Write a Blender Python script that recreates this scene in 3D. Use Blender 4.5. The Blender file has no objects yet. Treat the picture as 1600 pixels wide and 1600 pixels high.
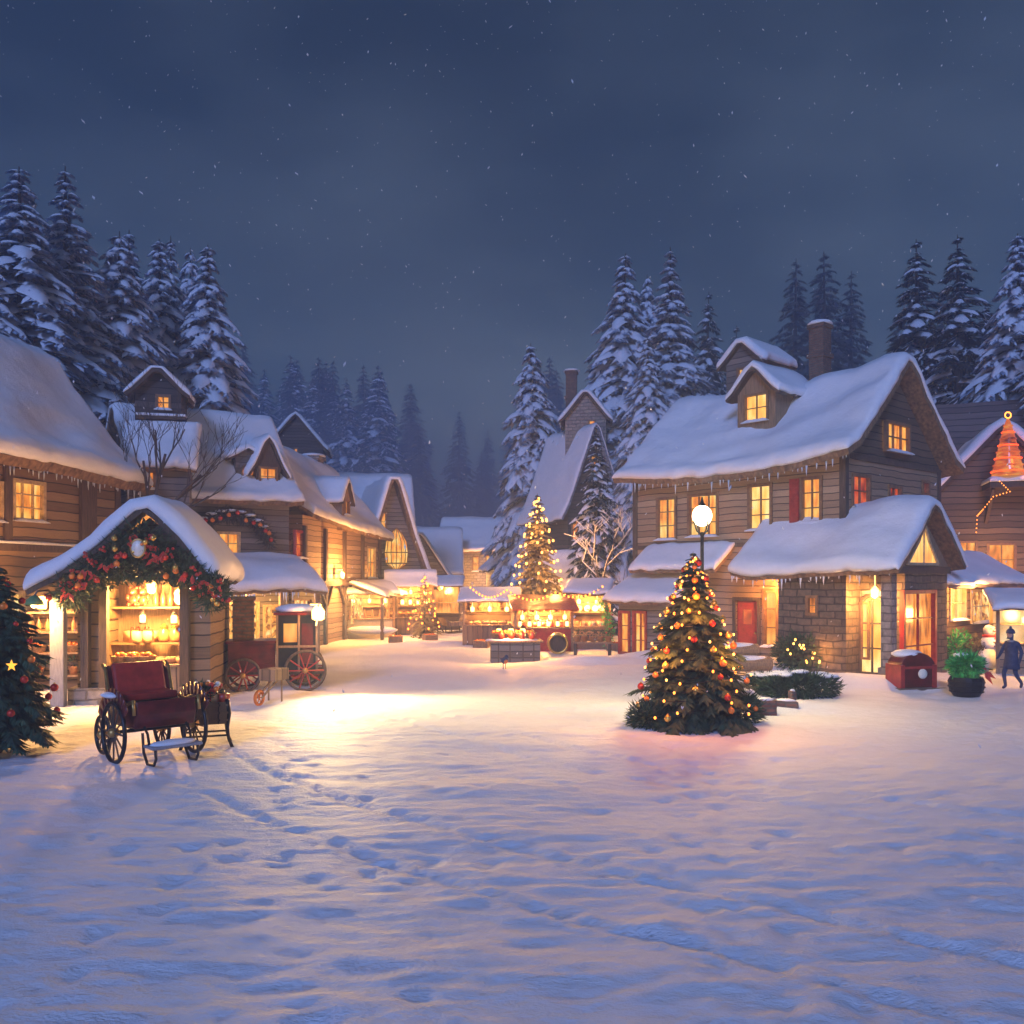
import bpy, math, random
from mathutils import Vector, Matrix, noise

R = random.Random(7)
SC = bpy.context.scene
COL = SC.collection
rad = math.radians

# ---------------------------------------------------------------- camera
cam_d = bpy.data.cameras.new('camera')
cam = bpy.data.objects.new('camera', cam_d)
COL.objects.link(cam)
cam.location = (0, 0, 3.0)
cam.rotation_euler = (rad(90), 0, 0)
cam_d.sensor_width = 36
cam_d.lens = 31.5
cam_d.shift_y = 0.0625
cam_d.clip_start = 0.1
cam_d.clip_end = 3000
SC.camera = cam

# ---------------------------------------------------------------- sky (moonlit), moon, exposure
MOON_EL, MOON_AZ = 25.0, 14.0
w = bpy.data.worlds.new('World')
SC.world = w
w.use_nodes = True
nt = w.node_tree
sky = nt.nodes.new('ShaderNodeTexSky')
sky.sky_type = 'NISHITA'
sky.sun_disc = False
sky.sun_elevation = rad(MOON_EL)
sky.sun_rotation = rad(180 + MOON_AZ)
sky.air_density = 1.3
sky.dust_density = 0.4
sky.ozone_density = 3.0
bg = nt.nodes['Background']
bg.inputs['Strength'].default_value = 0.020
tc = nt.nodes.new('ShaderNodeTexCoord')
mp_ = nt.nodes.new('ShaderNodeMapping')
mp_.inputs['Scale'].default_value = (1.4, 1.4, 3.2)
nz = nt.nodes.new('ShaderNodeTexNoise')
nz.inputs['Scale'].default_value = 2.2
nz.inputs['Detail'].default_value = 5
cr = nt.nodes.new('ShaderNodeValToRGB')
cr.color_ramp.elements[0].position = 0.35
cr.color_ramp.elements[0].color = (0.55, 0.70, 0.78, 1)
cr.color_ramp.elements[1].position = 0.66
cr.color_ramp.elements[1].color = (1.55, 1.42, 1.36, 1)
mx = nt.nodes.new('ShaderNodeMix')
mx.data_type = 'RGBA'
mx.blend_type = 'MULTIPLY'
mx.inputs[0].default_value = 1.0
nt.links.new(tc.outputs['Generated'], mp_.inputs['Vector'])
nt.links.new(mp_.outputs['Vector'], nz.inputs['Vector'])
nt.links.new(nz.outputs['Fac'], cr.inputs['Fac'])
nt.links.new(sky.outputs['Color'], mx.inputs[6])
nt.links.new(cr.outputs['Color'], mx.inputs[7])
nt.links.new(mx.outputs[2], bg.inputs['Color'])

sun_d = bpy.data.lights.new('moon', 'SUN')
sun_d.energy = 2.35
sun_d.color = (0.30, 0.44, 1.0)
sun_d.angle = rad(14)
sun = bpy.data.objects.new('moon', sun_d)
COL.objects.link(sun)
sun.rotation_euler = (rad(90 - MOON_EL), 0, rad(-MOON_AZ))

SC.view_settings.view_transform = 'Standard'
SC.view_settings.look = 'None'
SC.view_settings.exposure = 0.0
SC.view_settings.gamma = 1.0
SC.render.engine = 'CYCLES'
cy = SC.cycles
cy.max_bounces = 6
cy.diffuse_bounces = 3
cy.glossy_bounces = 2
cy.transmission_bounces = 4
cy.volume_bounces = 1
cy.transparent_max_bounces = 6
cy.sample_clamp_indirect = 4.0
cy.caustics_reflective = False
cy.caustics_refractive = False
cy.use_denoising = True

# ---------------------------------------------------------------- helpers
F_PX, HZ, CX0, EYE = 1400.0, 900.0, 800.0, 3.0


def at(px, py, Y):
    return Vector(((px - CX0) / F_PX * Y, Y, EYE + (HZ - py) / F_PX * Y))


def ground_at(px, py):
    Y = F_PX * EYE / (py - HZ)
    return at(px, py, Y)


class MB:
    def __init__(s):
        s.v = []
        s.f = []

    def add(s, vs, fs):
        o = len(s.v)
        s.v += [tuple(p) for p in vs]
        s.f += [tuple(i + o for i in f) for f in fs]

    def poly(s, *ps):
        s.add(ps, [tuple(range(len(ps)))])

    def box(s, x0, x1, y0, y1, z0, z1, m=None):
        vs = [Vector((x, y, z)) for z in (z0, z1) for y in (y0, y1) for x in (x0, x1)]
        if m is not None:
            vs = [m @ p for p in vs]
        s.add(vs, [(0, 2, 3, 1), (4, 5, 7, 6), (0, 1, 5, 4), (2, 6, 7, 3), (0, 4, 6, 2), (1, 3, 7, 5)])

    def bar(s, a, b, w, d, up=(0, 0, 1)):
        a, b = Vector(a), Vector(b)
        t = (b - a)
        L = t.length
        t.normalize()
        u = Vector(up)
        if abs(t.dot(u)) > .95:
            u = Vector((1, 0, 0))
        sx = t.cross(u).normalized()
        sy = sx.cross(t).normalized()
        m = Matrix((sx, sy, t)).transposed().to_4x4()
        m.translation = a
        s.box(-w / 2, w / 2, -d / 2, d / 2, 0, L, m)

    def tube(s, pts, rs, n=8, caps=True):
        pts = [Vector(p) for p in pts]
        if not hasattr(rs, '__len__'):
            rs = [rs] * len(pts)
        o = len(s.v)
        prev = None
        for i, p in enumerate(pts):
            t = (pts[min(i + 1, len(pts) - 1)] - pts[max(i - 1, 0)]).normalized()
            if prev is None:
                a = Vector((0, 0, 1)) if abs(t.z) < .9 else Vector((1, 0, 0))
                u = t.cross(a).normalized()
            else:
                u = (prev - t * prev.dot(t)).normalized()
            prev = u
            v = t.cross(u)
            for k in range(n):
                a = 2 * math.pi * k / n
                s.v.append(tuple(p + (u * math.cos(a) + v * math.sin(a)) * rs[i]))
        for i in range(len(pts) - 1):
            for k in range(n):
                k2 = (k + 1) % n
                s.f.append((o + i * n + k, o + i * n + k2, o + (i + 1) * n + k2, o + (i + 1) * n + k))
        if caps:
            s.f.append(tuple(o + k for k in range(n))[::-1])
            e = o + (len(pts) - 1) * n
            s.f.append(tuple(e + k for k in range(n)))

    def ring(s, c, r, tr, axis='x', n=28, k=8, sq=1.0):
        c = Vector(c)
        o = len(s.v)
        for i in range(n):
            a = 2 * math.pi * i / n
            for j in range(k):
                b = 2 * math.pi * j / k
                q = r + tr * math.cos(b)
                h = tr * sq * math.sin(b)
                p = (h, q * math.cos(a), q * math.sin(a)) if axis == 'x' else \
                    (q * math.cos(a), h, q * math.sin(a)) if axis == 'y' else (q * math.cos(a), q * math.sin(a), h)
                s.v.append(tuple(c + Vector(p)))
        for i in range(n):
            for j in range(k):
                i2, j2 = (i + 1) % n, (j + 1) % k
                s.f.append((o + i * k + j, o + i2 * k + j, o + i2 * k + j2, o + i * k + j2))

    def lathe(s, prof, n=14, c=(0, 0, 0), m=None, jit=0.0):
        c = Vector(c)
        o = len(s.v)
        for (r, z) in prof:
            for k in range(n):
                a = 2 * math.pi * k / n
                q = r * (1 + (R.random() - .5) * jit)
                p = Vector((q * math.cos(a), q * math.sin(a), z))
                if m is not None:
                    p = m @ p
                s.v.append(tuple(p + c))
        for i in range(len(prof) - 1):
            for k in range(n):
                k2 = (k + 1) % n
                s.f.append((o + i * n + k, o + i * n + k2, o + (i + 1) * n + k2, o + (i + 1) * n + k))
        s.f.append(tuple(o + k for k in range(n))[::-1])
        e = o + (len(prof) - 1) * n
        s.f.append(tuple(e + k for k in range(n)))

    def ball(s, c, r, nu=10, nv=6, jit=0.0):
        if not hasattr(r, '__len__'):
            r = (r, r, r)
        o = len(s.v)
        c = Vector(c)
        s.v.append(tuple(c + Vector((0, 0, -r[2]))))
        for i in range(1, nv):
            b = -math.pi / 2 + math.pi * i / nv
            for k in range(nu):
                a = 2 * math.pi * k / nu
                j = 1 + (R.random() - .5) * jit
                s.v.append(tuple(c + Vector((r[0] * math.cos(a) * math.cos(b), r[1] * math.sin(a) * math.cos(b), r[2] * math.sin(b))) * j))
        s.v.append(tuple(c + Vector((0, 0, r[2]))))
        for k in range(nu):
            s.f.append((o, o + 1 + (k + 1) % nu, o + 1 + k))
        for i in range(nv - 2):
            for k in range(nu):
                k2 = (k + 1) % nu
                s.f.append((o + 1 + i * nu + k, o + 1 + i * nu + k2, o + 1 + (i + 1) * nu + k2, o + 1 + (i + 1) * nu + k))
        e = o + 1 + (nv - 1) * nu
        q = o + 1 + (nv - 2) * nu
        for k in range(nu):
            s.f.append((q + k, q + (k + 1) % nu, e))

    def leaf(s, p, d, ln, wd, up=(0, 0, 1), sag=0.0):
        """a folded diamond: needle spray or leaf"""
        p, d = Vector(p), Vector(d).normalized()
        sd = d.cross(Vector(up))
        if sd.length < 1e-4:
            sd = Vector((1, 0, 0))
        sd.normalize()
        q = p + d * ln
        q.z -= sag
        mid = p + d * ln * .45
        mid.z -= sag * .3
        nrm = sd.cross(d) * wd * .25
        o = len(s.v)
        s.v += [tuple(p), tuple(mid + sd * wd * .5 - nrm), tuple(q), tuple(mid - sd * wd * .5 - nrm)]
        s.f += [(o, o + 1, o + 2), (o, o + 2, o + 3)]

    def build(s, name, mat, parent=None, smooth=False, bevel=0.0):
        me = bpy.data.meshes.new(name)
        me.from_pydata(s.v, [], s.f)
        if mat:
            me.materials.append(mat)
        if smooth:
            me.polygons.foreach_set('use_smooth', [True] * len(me.polygons))
        me.update()
        ob = bpy.data.objects.new(name, me)
        COL.objects.link(ob)
        if parent:
            ob.parent = parent
        if bevel:
            b = ob.modifiers.new('bevel', 'BEVEL')
            b.width = bevel
            b.segments = 2
            b.limit_method = 'ANGLE'
        return ob


def tag(o, label, cat, group=None, kind=None):
    if label:
        o['label'] = label
    if cat:
        o['category'] = cat
    if group:
        o['group'] = group
    if kind:
        o['kind'] = kind
    return o


def thing(name, label, cat, loc=(0, 0, 0), deg=0.0, group=None):
    o = bpy.data.objects.new(name, None)
    COL.objects.link(o)
    o.empty_display_size = .2
    o.location = loc
    o.rotation_euler = (0, 0, rad(deg))
    return tag(o, label, cat, group)


def dup(root, loc, deg=None, label=None, group=None, scale=None):
    r = root.copy()
    COL.objects.link(r)
    r.location = loc
    if deg is not None:
        r.rotation_euler = (0, 0, rad(deg))
    if scale is not None:
        r.scale = scale if hasattr(scale, '__len__') else (scale,) * 3
    if label:
        r['label'] = label
    if group:
        r['group'] = group
    for ch in list(root.children):
        c = ch.copy()
        COL.objects.link(c)
        c.parent = r
        for g in list(ch.children):
            d = g.copy()
            COL.objects.link(d)
            d.parent = c
    return r


WARM = 5.6


def lamp(name, loc, power, color=(1, .62, .25), size=.12, parent=None):
    d = bpy.data.lights.new(name, 'POINT')
    d.energy = power * WARM
    d.color = (color[0], color[1] * .74, color[2] * .48)
    d.shadow_soft_size = size
    o = bpy.data.objects.new(name, d)
    COL.objects.link(o)
    o.location = loc
    if parent:
        o.parent = parent
    return o


def beam(name, loc, target, power, color=(1, .70, .34), cone=120, size=.12, parent=None):
    """an added spot light that throws a warm pool one way"""
    d = bpy.data.lights.new(name, 'SPOT')
    d.energy = power
    d.color = color
    d.shadow_soft_size = size
    d.spot_size = rad(cone)
    d.spot_blend = 1.0
    o = bpy.data.objects.new(name, d)
    COL.objects.link(o)
    o.location = loc
    o.rotation_euler = (Vector(target) - Vector(loc)).to_track_quat('-Z', 'Y').to_euler()
    return o


class Frame:
    """a local frame on the ground: x along the front, -y out of the front"""

    def __init__(s, ox, oy, deg):
        s.o = Vector((ox, oy, 0))
        s.deg = deg
        c, n = math.cos(rad(deg)), math.sin(rad(deg))
        s.x = Vector((c, n, 0))
        s.y = Vector((-n, c, 0))

    def ray(s, px, py):
        o = Vector((0, 0, EYE)) - s.o
        d = Vector(((px - CX0) / F_PX, 1, (HZ - py) / F_PX))
        return (Vector((o.dot(s.x), o.dot(s.y), o.z)), Vector((d.dot(s.x), d.dot(s.y), d.z)))

    def front(s, px, py, y=0.0):
        o, d = s.ray(px, py)
        t = (y - o.y) / d.y
        p = o + d * t
        return p.x, p.z

    def side(s, px, py, x=0.0):
        o, d = s.ray(px, py)
        t = (x - o.x) / d.x
        p = o + d * t
        return p.y, p.z

    def w(s, x, y, z=0.0):
        return s.o + s.x * x + s.y * y + Vector((0, 0, z))


# ---------------------------------------------------------------- materials
def _mat(name):
    m = bpy.data.materials.new(name)
    m.use_nodes = True
    t = m.node_tree
    return m, t, t.nodes['Principled BSDF']


def _n(t, kind, **kw):
    n = t.nodes.new(kind)
    for k, v in kw.items():
        n.inputs[k.replace('_', ' ')].default_value = v
    return n


def _ramp(t, fac, stops):
    r = t.nodes.new('ShaderNodeValToRGB')
    el = r.color_ramp.elements
    while len(el) < len(stops):
        el.new(.5)
    for e, (p, c) in zip(el, stops):
        e.position = p
        e.color = (*c, 1)
    t.links.new(fac, r.inputs['Fac'])
    return r.outputs['Color']


def _math(t, op, a, b=None):
    n = t.nodes.new('ShaderNodeMath')
    n.operation = op
    for i, v in enumerate((a, b)):
        if v is None:
            continue
        if isinstance(v, (int, float)):
            n.inputs[i].default_value = v
        else:
            t.links.new(v, n.inputs[i])
    return n.outputs[0]


def _bump(t, h, strength, dist):
    b = t.nodes.new('ShaderNodeBump')
    b.inputs['Strength'].default_value = strength
    b.inputs['Distance'].default_value = dist
    t.links.new(h, b.inputs['Height'])
    return b.outputs['Normal']


def _coords(t, scale=(1, 1, 1)):
    c = t.nodes.new('ShaderNodeTexCoord')
    m = t.nodes.new('ShaderNodeMapping')
    m.inputs['Scale'].default_value = scale
    t.links.new(c.outputs['Object'], m.inputs['Vector'])
    return m.outputs['Vector']


def plain(name, col, rough=.6, metal=0.0, var=.25, scale=6.0, bump=.15, dist=.02, stretch=(1, 1, 1)):
    m, t, p = _mat(name)
    v = _coords(t, stretch)
    n = _n(t, 'ShaderNodeTexNoise', Scale=scale, Detail=5.0)
    t.links.new(v, n.inputs['Vector'])
    lo = tuple(c * (1 - var) for c in col)
    hi = tuple(min(1, c * (1 + var)) for c in col)
    t.links.new(_ramp(t, n.outputs['Fac'], [(.3, lo), (.7, hi)]), p.inputs['Base Color'])
    p.inputs['Roughness'].default_value = rough
    p.inputs['Metallic'].default_value = metal
    if bump:
        t.links.new(_bump(t, n.outputs['Fac'], bump, dist), p.inputs['Normal'])
    return m


def snow_mat(name, scale=1.0, strength=.5, dist=.06, stretch=(1, 1, 1), col=(.80, .82, .87)):
    m, t, p = _mat(name)
    v = _coords(t, stretch)
    a = _n(t, 'ShaderNodeTexNoise', Scale=2.2 * scale, Detail=6.0, Roughness=.62)
    b = _n(t, 'ShaderNodeTexNoise', Scale=17.0 * scale, Detail=4.0)
    t.links.new(v, a.inputs['Vector'])
    t.links.new(v, b.inputs['Vector'])
    h = _math(t, 'ADD', a.outputs['Fac'], _math(t, 'MULTIPLY', b.outputs['Fac'], .22))
    lo = tuple(c * .93 for c in col)
    t.links.new(_ramp(t, a.outputs['Fac'], [(.3, lo), (.65, col)]), p.inputs['Base Color'])
    p.inputs['Roughness'].default_value = .62
    p.inputs['Specular IOR Level'].default_value = .3
    t.links.new(_bump(t, h, strength, dist), p.inputs['Normal'])
    return m


def plank_mat(name, cols, freq=4.6, along='h', rough=.75):
    """boards with dark joints; each board its own tone"""
    m, t, p = _mat(name)
    c = t.nodes.new('ShaderNodeTexCoord')
    sp = t.nodes.new('ShaderNodeSeparateXYZ')
    t.links.new(c.outputs['Object'], sp.inputs[0])
    if along == 'h':
        q = sp.outputs['Z']
        st = (1.2, 1.2, 26)
    else:
        q = _math(t, 'ADD', sp.outputs['X'], sp.outputs['Y'])
        st = (22, 22, 1.1)
    mp = t.nodes.new('ShaderNodeMapping')
    mp.inputs['Scale'].default_value = st
    t.links.new(c.outputs['Object'], mp.inputs['Vector'])
    wob = _n(t, 'ShaderNodeTexNoise', Scale=.9, Detail=2.0)
    t.links.new(c.outputs['Object'], wob.inputs['Vector'])
    q = _math(t, 'ADD', _math(t, 'MULTIPLY', q, freq), _math(t, 'MULTIPLY', wob.outputs['Fac'], .5))
    fl = _math(t, 'FLOOR', q)
    fr = _math(t, 'FRACT', q)
    wn = t.nodes.new('ShaderNodeTexWhiteNoise')
    wn.noise_dimensions = '1D'
    t.links.new(fl, wn.inputs['W'])
    g = _n(t, 'ShaderNodeTexNoise', Scale=1.0, Detail=6.0, Roughness=.65)
    t.links.new(mp.outputs['Vector'], g.inputs['Vector'])
    f = _math(t, 'ADD', _math(t, 'MULTIPLY', wn.outputs['Value'], .45), _math(t, 'MULTIPLY', g.outputs['Fac'], .6))
    colr = _ramp(t, f, [(.2, cols[0]), (.5, cols[1]), (.85, cols[2])])
    joint = _math(t, 'GREATER_THAN', _math(t, 'ABSOLUTE', _math(t, 'SUBTRACT', fr, .5)), .44)
    mix = t.nodes.new('ShaderNodeMix')
    mix.data_type = 'RGBA'
    t.links.new(joint, mix.inputs[0])
    t.links.new(colr, mix.inputs[6])
    mix.inputs[7].default_value = (*[x * .35 for x in cols[0]], 1)
    t.links.new(mix.outputs[2], p.inputs['Base Color'])
    p.inputs['Roughness'].default_value = rough
    h = _math(t, 'SUBTRACT', _math(t, 'ADD', _math(t, 'MULTIPLY', g.outputs['Fac'], .4), fr), _math(t, 'MULTIPLY', joint, 1.0))
    t.links.new(_bump(t, h, .7, .03), p.inputs['Normal'])
    return m


def stone_mat(name, a, b, mortar, scale=1.0, row=.22, bw=.5):
    m, t, p = _mat(name)
    c = t.nodes.new('ShaderNodeTexCoord')
    sp = t.nodes.new('ShaderNodeSeparateXYZ')
    t.links.new(c.outputs['Object'], sp.inputs[0])
    wob = _n(t, 'ShaderNodeTexNoise', Scale=1.6, Detail=3.0)
    t.links.new(c.outputs['Object'], wob.inputs['Vector'])
    cb = t.nodes.new('ShaderNodeCombineXYZ')
    t.links.new(_math(t, 'ADD', _math(t, 'ADD', sp.outputs['X'], sp.outputs['Y']), _math(t, 'MULTIPLY', wob.outputs['Fac'], .18)), cb.inputs[0])
    t.links.new(_math(t, 'ADD', sp.outputs['Z'], _math(t, 'MULTIPLY', wob.outputs['Fac'], .12)), cb.inputs[1])
    br = t.nodes.new('ShaderNodeTexBrick')
    br.inputs['Scale'].default_value = scale
    br.inputs['Color1'].default_value = (*a, 1)
    br.inputs['Color2'].default_value = (*b, 1)
    br.inputs['Mortar'].default_value = (*mortar, 1)
    br.inputs['Mortar Size'].default_value = .025
    br.inputs['Mortar Smooth'].default_value = .4
    br.inputs['Brick Width'].default_value = bw
    br.inputs['Row Height'].default_value = row
    t.links.new(cb.outputs[0], br.inputs['Vector'])
    n = _n(t, 'ShaderNodeTexNoise', Scale=7.0, Detail=5.0)
    t.links.new(c.outputs['Object'], n.inputs['Vector'])
    mix = t.nodes.new('ShaderNodeMix')
    mix.data_type = 'RGBA'
    mix.blend_type = 'MULTIPLY'
    mix.inputs[0].default_value = .8
    t.links.new(br.outputs['Color'], mix.inputs[6])
    t.links.new(_ramp(t, n.outputs['Fac'], [(.25, (.45, .45, .45)), (.7, (1.15, 1.1, 1.05))]), mix.inputs[7])
    t.links.new(mix.outputs[2], p.inputs['Base Color'])
    p.inputs['Roughness'].default_value = .85
    h = _math(t, 'SUBTRACT', _math(t, 'MULTIPLY', n.outputs['Fac'], .5), br.outputs['Fac'])
    t.links.new(_bump(t, h, .8, .03), p.inputs['Normal'])
    return m


def glow(name, stops, strength, scale=2.0, stretch=(1, 1, 1), cells=False):
    """lit window: curtains and things in a bright room behind rippled glass"""
    m, t, p = _mat(name)
    v = _coords(t, stretch)
    if cells:
        n = _n(t, 'ShaderNodeTexVoronoi', Scale=scale)
        t.links.new(v, n.inputs['Vector'])
        sp = t.nodes.new('ShaderNodeSeparateColor')
        t.links.new(n.outputs['Color'], sp.inputs[0])
        b = _n(t, 'ShaderNodeTexNoise', Scale=scale * .5, Detail=2.0)
        t.links.new(v, b.inputs['Vector'])
        f = _math(t, 'ADD', _math(t, 'MULTIPLY', sp.outputs[0], .38), _math(t, 'MULTIPLY', b.outputs['Fac'], .68))
        f = _math(t, 'SUBTRACT', f, _math(t, 'MULTIPLY', n.outputs['Distance'], .12))
    else:
        # soft folds of curtains over a broad brighter and dimmer room
        n = _n(t, 'ShaderNodeTexNoise', Scale=scale, Detail=.6, Roughness=.4)
        t.links.new(v, n.inputs['Vector'])
        b = _n(t, 'ShaderNodeTexNoise', Scale=1.3, Detail=1.0)
        c0 = _coords(t, (1, 1, 1))
        t.links.new(c0, b.inputs['Vector'])
        f = _math(t, 'ADD', _math(t, 'MULTIPLY', n.outputs['Fac'], .45), _math(t, 'MULTIPLY', b.outputs['Fac'], .60))
    c = _ramp(t, f, stops)
    p.inputs['Base Color'].default_value = (.05, .04, .03, 1)
    p.inputs['Roughness'].default_value = .15
    t.links.new(c, p.inputs['Emission Color'])
    p.inputs['Emission Strength'].default_value = strength
    return m


def bulb_mat(name, col, strength):
    m, t, p = _mat(name)
    p.inputs['Base Color'].default_value = (*col, 1)
    p.inputs['Emission Color'].default_value = (*col, 1)
    p.inputs['Emission Strength'].default_value = strength
    return m


M = {}
M['snow'] = snow_mat('snow', 1.1, .6, .06)
M['snow_ground'] = snow_mat('snow_ground', 2.0, .9, .05, stretch=(.9, 1.5, 1))
M['snow_bough'] = snow_mat('snow_bough', 1.5, .3, .04, col=(.74, .78, .86))
M['ice'] = plain('ice', (.62, .70, .80), .12, 0, .08, 9, .1)
M['boards_tan'] = plank_mat('boards_tan', [(.20, .125, .075), (.34, .225, .135), (.47, .335, .21)], 4.4)
M['boards_brown'] = plank_mat('boards_brown', [(.07, .045, .03), (.13, .085, .055), (.21, .14, .09)], 4.0)
M['boards_log'] = plank_mat('boards_log', [(.11, .066, .036), (.20, .125, .066), (.29, .19, .105)], 3.6)
M['boards_dark'] = plank_mat('boards_dark', [(.035, .03, .032), (.065, .05, .05), (.11, .085, .08)], 4.0)
M['boards_grey'] = plank_mat('boards_grey', [(.085, .07, .065), (.15, .13, .12), (.24, .21, .195)], 4.4)
M['boards_upright'] = plank_mat('boards_upright', [(.12, .07, .04), (.22, .14, .08), (.34, .23, .14)], 4.6, 'v')
M['shingle'] = plank_mat('shingle', [(.09, .06, .06), (.15, .105, .10), (.23, .17, .16)], 3.0)
M['stone'] = stone_mat('stone', (.10, .075, .055), (.17, .13, .095), (.055, .045, .038))
M['stone_pale'] = stone_mat('stone_pale', (.25, .22, .20), (.36, .33, .30), (.15, .135, .125))
M['brick'] = stone_mat('brick', (.16, .075, .055), (.24, .12, .085), (.12, .10, .09), 1.0, .085, .24)
M['thatch'] = plain('thatch', (.19, .115, .06), .9, 0, .5, 9, .6, .05, (1, 1, .5))
M['timber'] = plain('timber', (.085, .055, .038), .8, 0, .4, 5, .5, .02, (6, 6, .6))
M['timber_pale'] = plain('timber_pale', (.25, .16, .09), .75, 0, .35, 5, .4, .02, (6, 6, .6))
M['frame'] = plain('window_frame', (.21, .11, .05), .6, 0, .3, 9, .2)
M['frame_pale'] = plain('pale_frame', (.5, .36, .2), .6, 0, .3, 9, .2)
M['red'] = plain('red_paint', (.34, .03, .022), .45, 0, .25, 7, .15)
M['red_dark'] = plain('dark_red_paint', (.115, .012, .011), .28, 0, .5, 4, .2)
M['black'] = plain('black_iron', (.022, .02, .022), .4, .5, .3, 8, .15)
M['grey_post'] = plain('grey_post', (.27, .27, .30), .7, 0, .2, 6, .3, .02, (5, 5, .7))
M['brass'] = plain('brass', (.55, .34, .11), .35, .8, .2, 8, .1)
M['cloth_white'] = plain('white_cloth', (.40, .36, .32), .85, 0, .12, 5, .3)
M['wicker'] = plain('wicker', (.30, .18, .08), .8, 0, .45, 30, .6, .02)
M['bark'] = plain('bark', (.055, .045, .042), .9, 0, .4, 9, .7, .03, (3, 3, .7))
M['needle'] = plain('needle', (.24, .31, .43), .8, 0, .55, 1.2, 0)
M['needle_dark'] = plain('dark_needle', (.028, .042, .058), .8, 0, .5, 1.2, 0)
M['slate'] = plank_mat('slate', [(.14, .17, .24), (.22, .26, .35), (.34, .40, .5)], 3.4)
M['needle_lit'] = plain('green_needle', (.032, .070, .035), .7, 0, .65, 5.0, 0)  # plain dark green needles
M['needle_fest'] = plain('festive_needle', (.034, .060, .030), .7, 0, .65, 5.0, 0)
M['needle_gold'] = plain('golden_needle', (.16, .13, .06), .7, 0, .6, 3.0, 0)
M['leaf_bright'] = plain('bright_leaf', (.07, .42, .09), .5, 0, .6, 7.0, 0)
M['berry'] = plain('berry', (.55, .035, .02), .3, 0, .3, 9, 0)
M['bauble_red'] = plain('red_bauble', (.60, .04, .02), .18, .3, .15, 4, 0)
M['bauble_gold'] = plain('gold_bauble', (.80, .48, .10), .2, .7, .15, 4, 0)
M['bauble_orange'] = plain('orange_bauble', (.80, .22, .03), .25, .2, .15, 4, 0)
M['ribbon'] = plain('ribbon', (.62, .05, .03), .5, 0, .2, 8, .1)
M['white_enamel'] = plain('white_enamel', (.78, .76, .66), .3, 0, .06, 4, 0)
M['coat'] = plain('blue_coat', (.035, .045, .10), .9, 0, .3, 12, .3)
M['skin'] = plain('skin', (.50, .30, .22), .6, 0, .1, 8, 0)
M['paper_cream'] = plain('cream_wrap', (.62, .46, .26), .6, 0, .2, 8, .1)
M['paper_green'] = plain('green_wrap', (.05, .20, .09), .5, 0, .3, 8, .1)
M['ceramic'] = plain('glazed_ware', (.42, .20, .08), .3, 0, .35, 7, .1)
M['ceramic_red'] = plain('red_ware', (.50, .06, .03), .3, 0, .3, 7, .1)
M['bread'] = plain('bread', (.48, .26, .09), .7, 0, .35, 9, .3)
Y1, Y2, Y3, Y4 = (.32, .07, .008), (.92, .27, .03), (1.0, .50, .09), (1.0, .74, .28)
M['glow_yellow'] = glow('glow_yellow', [(.30, Y1), (.46, Y2), (.58, Y3), (.76, Y4)], 1.15, 2.6, (3.2, 3.2, .7))
M['glow_bright'] = glow('glow_bright', [(.27, Y2), (.48, Y3), (.68, Y4)], 1.4, 2.2, (3, 3, .7))
M['glow_orange'] = glow('glow_orange', [(.28, (.14, .03, .006)), (.48, (.85, .24, .025)), (.70, (1, .55, .12))], 1.15, 2.4, (3, 3, .8))
M['glow_red'] = glow('glow_red', [(.30, (.15, .012, .006)), (.52, (.75, .085, .015)), (.75, (1, .36, .06))], .9, 3.2)
M['glow_shop'] = glow('glow_shop', [(.30, (.25, .06, .012)), (.43, (.8, .30, .05)), (.54, (1, .52, .11)), (.70, (1, .78, .34))], 1.1, 6.0, (1, 1, 1), True)
M['star_glow'] = bulb_mat('star_glow', (1, .45, .04), 1.6)
M['glow_pale'] = glow('glow_pale', [(.28, (.30, .13, .04)), (.50, (.9, .55, .22)), (.70, (1, .8, .45))], .8, 2.4)
M['bulb_gold'] = bulb_mat('bulb_gold', (1, .47, .09), 5)
M['bulb_orange'] = bulb_mat('bulb_orange', (1, .28, .035), 4.5)
M['bulb_red'] = bulb_mat('bulb_red', (1, .08, .012), 2.2)
M['cone_glow'] = glow('cone_glow', [(.3, (.12, .012, .004)), (.5, (.85, .13, .015)), (.7, (1, .42, .06))], .8, 4.0, (1, 1, 3))
M['lamp_glass'] = bulb_mat('lamp_glass', (1, .80, .48), 9)
M['lantern_glass'] = bulb_mat('lantern_glass', (1, .60, .20), 4.5)
# ---------------------------------------------------------------- builders: walls, windows, roofs, dormers
def plane_map(face, c):
    """maps (u along the wall, w up, d inward) to house space"""
    if face == 'front':
        return lambda u, w, d: (u, c + d, w)
    if face == 'right':
        return lambda u, w, d: (c - d, u, w)
    if face == 'left':
        return lambda u, w, d: (c + d, u, w)
    return lambda u, w, d: (u, c - d, w)


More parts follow.
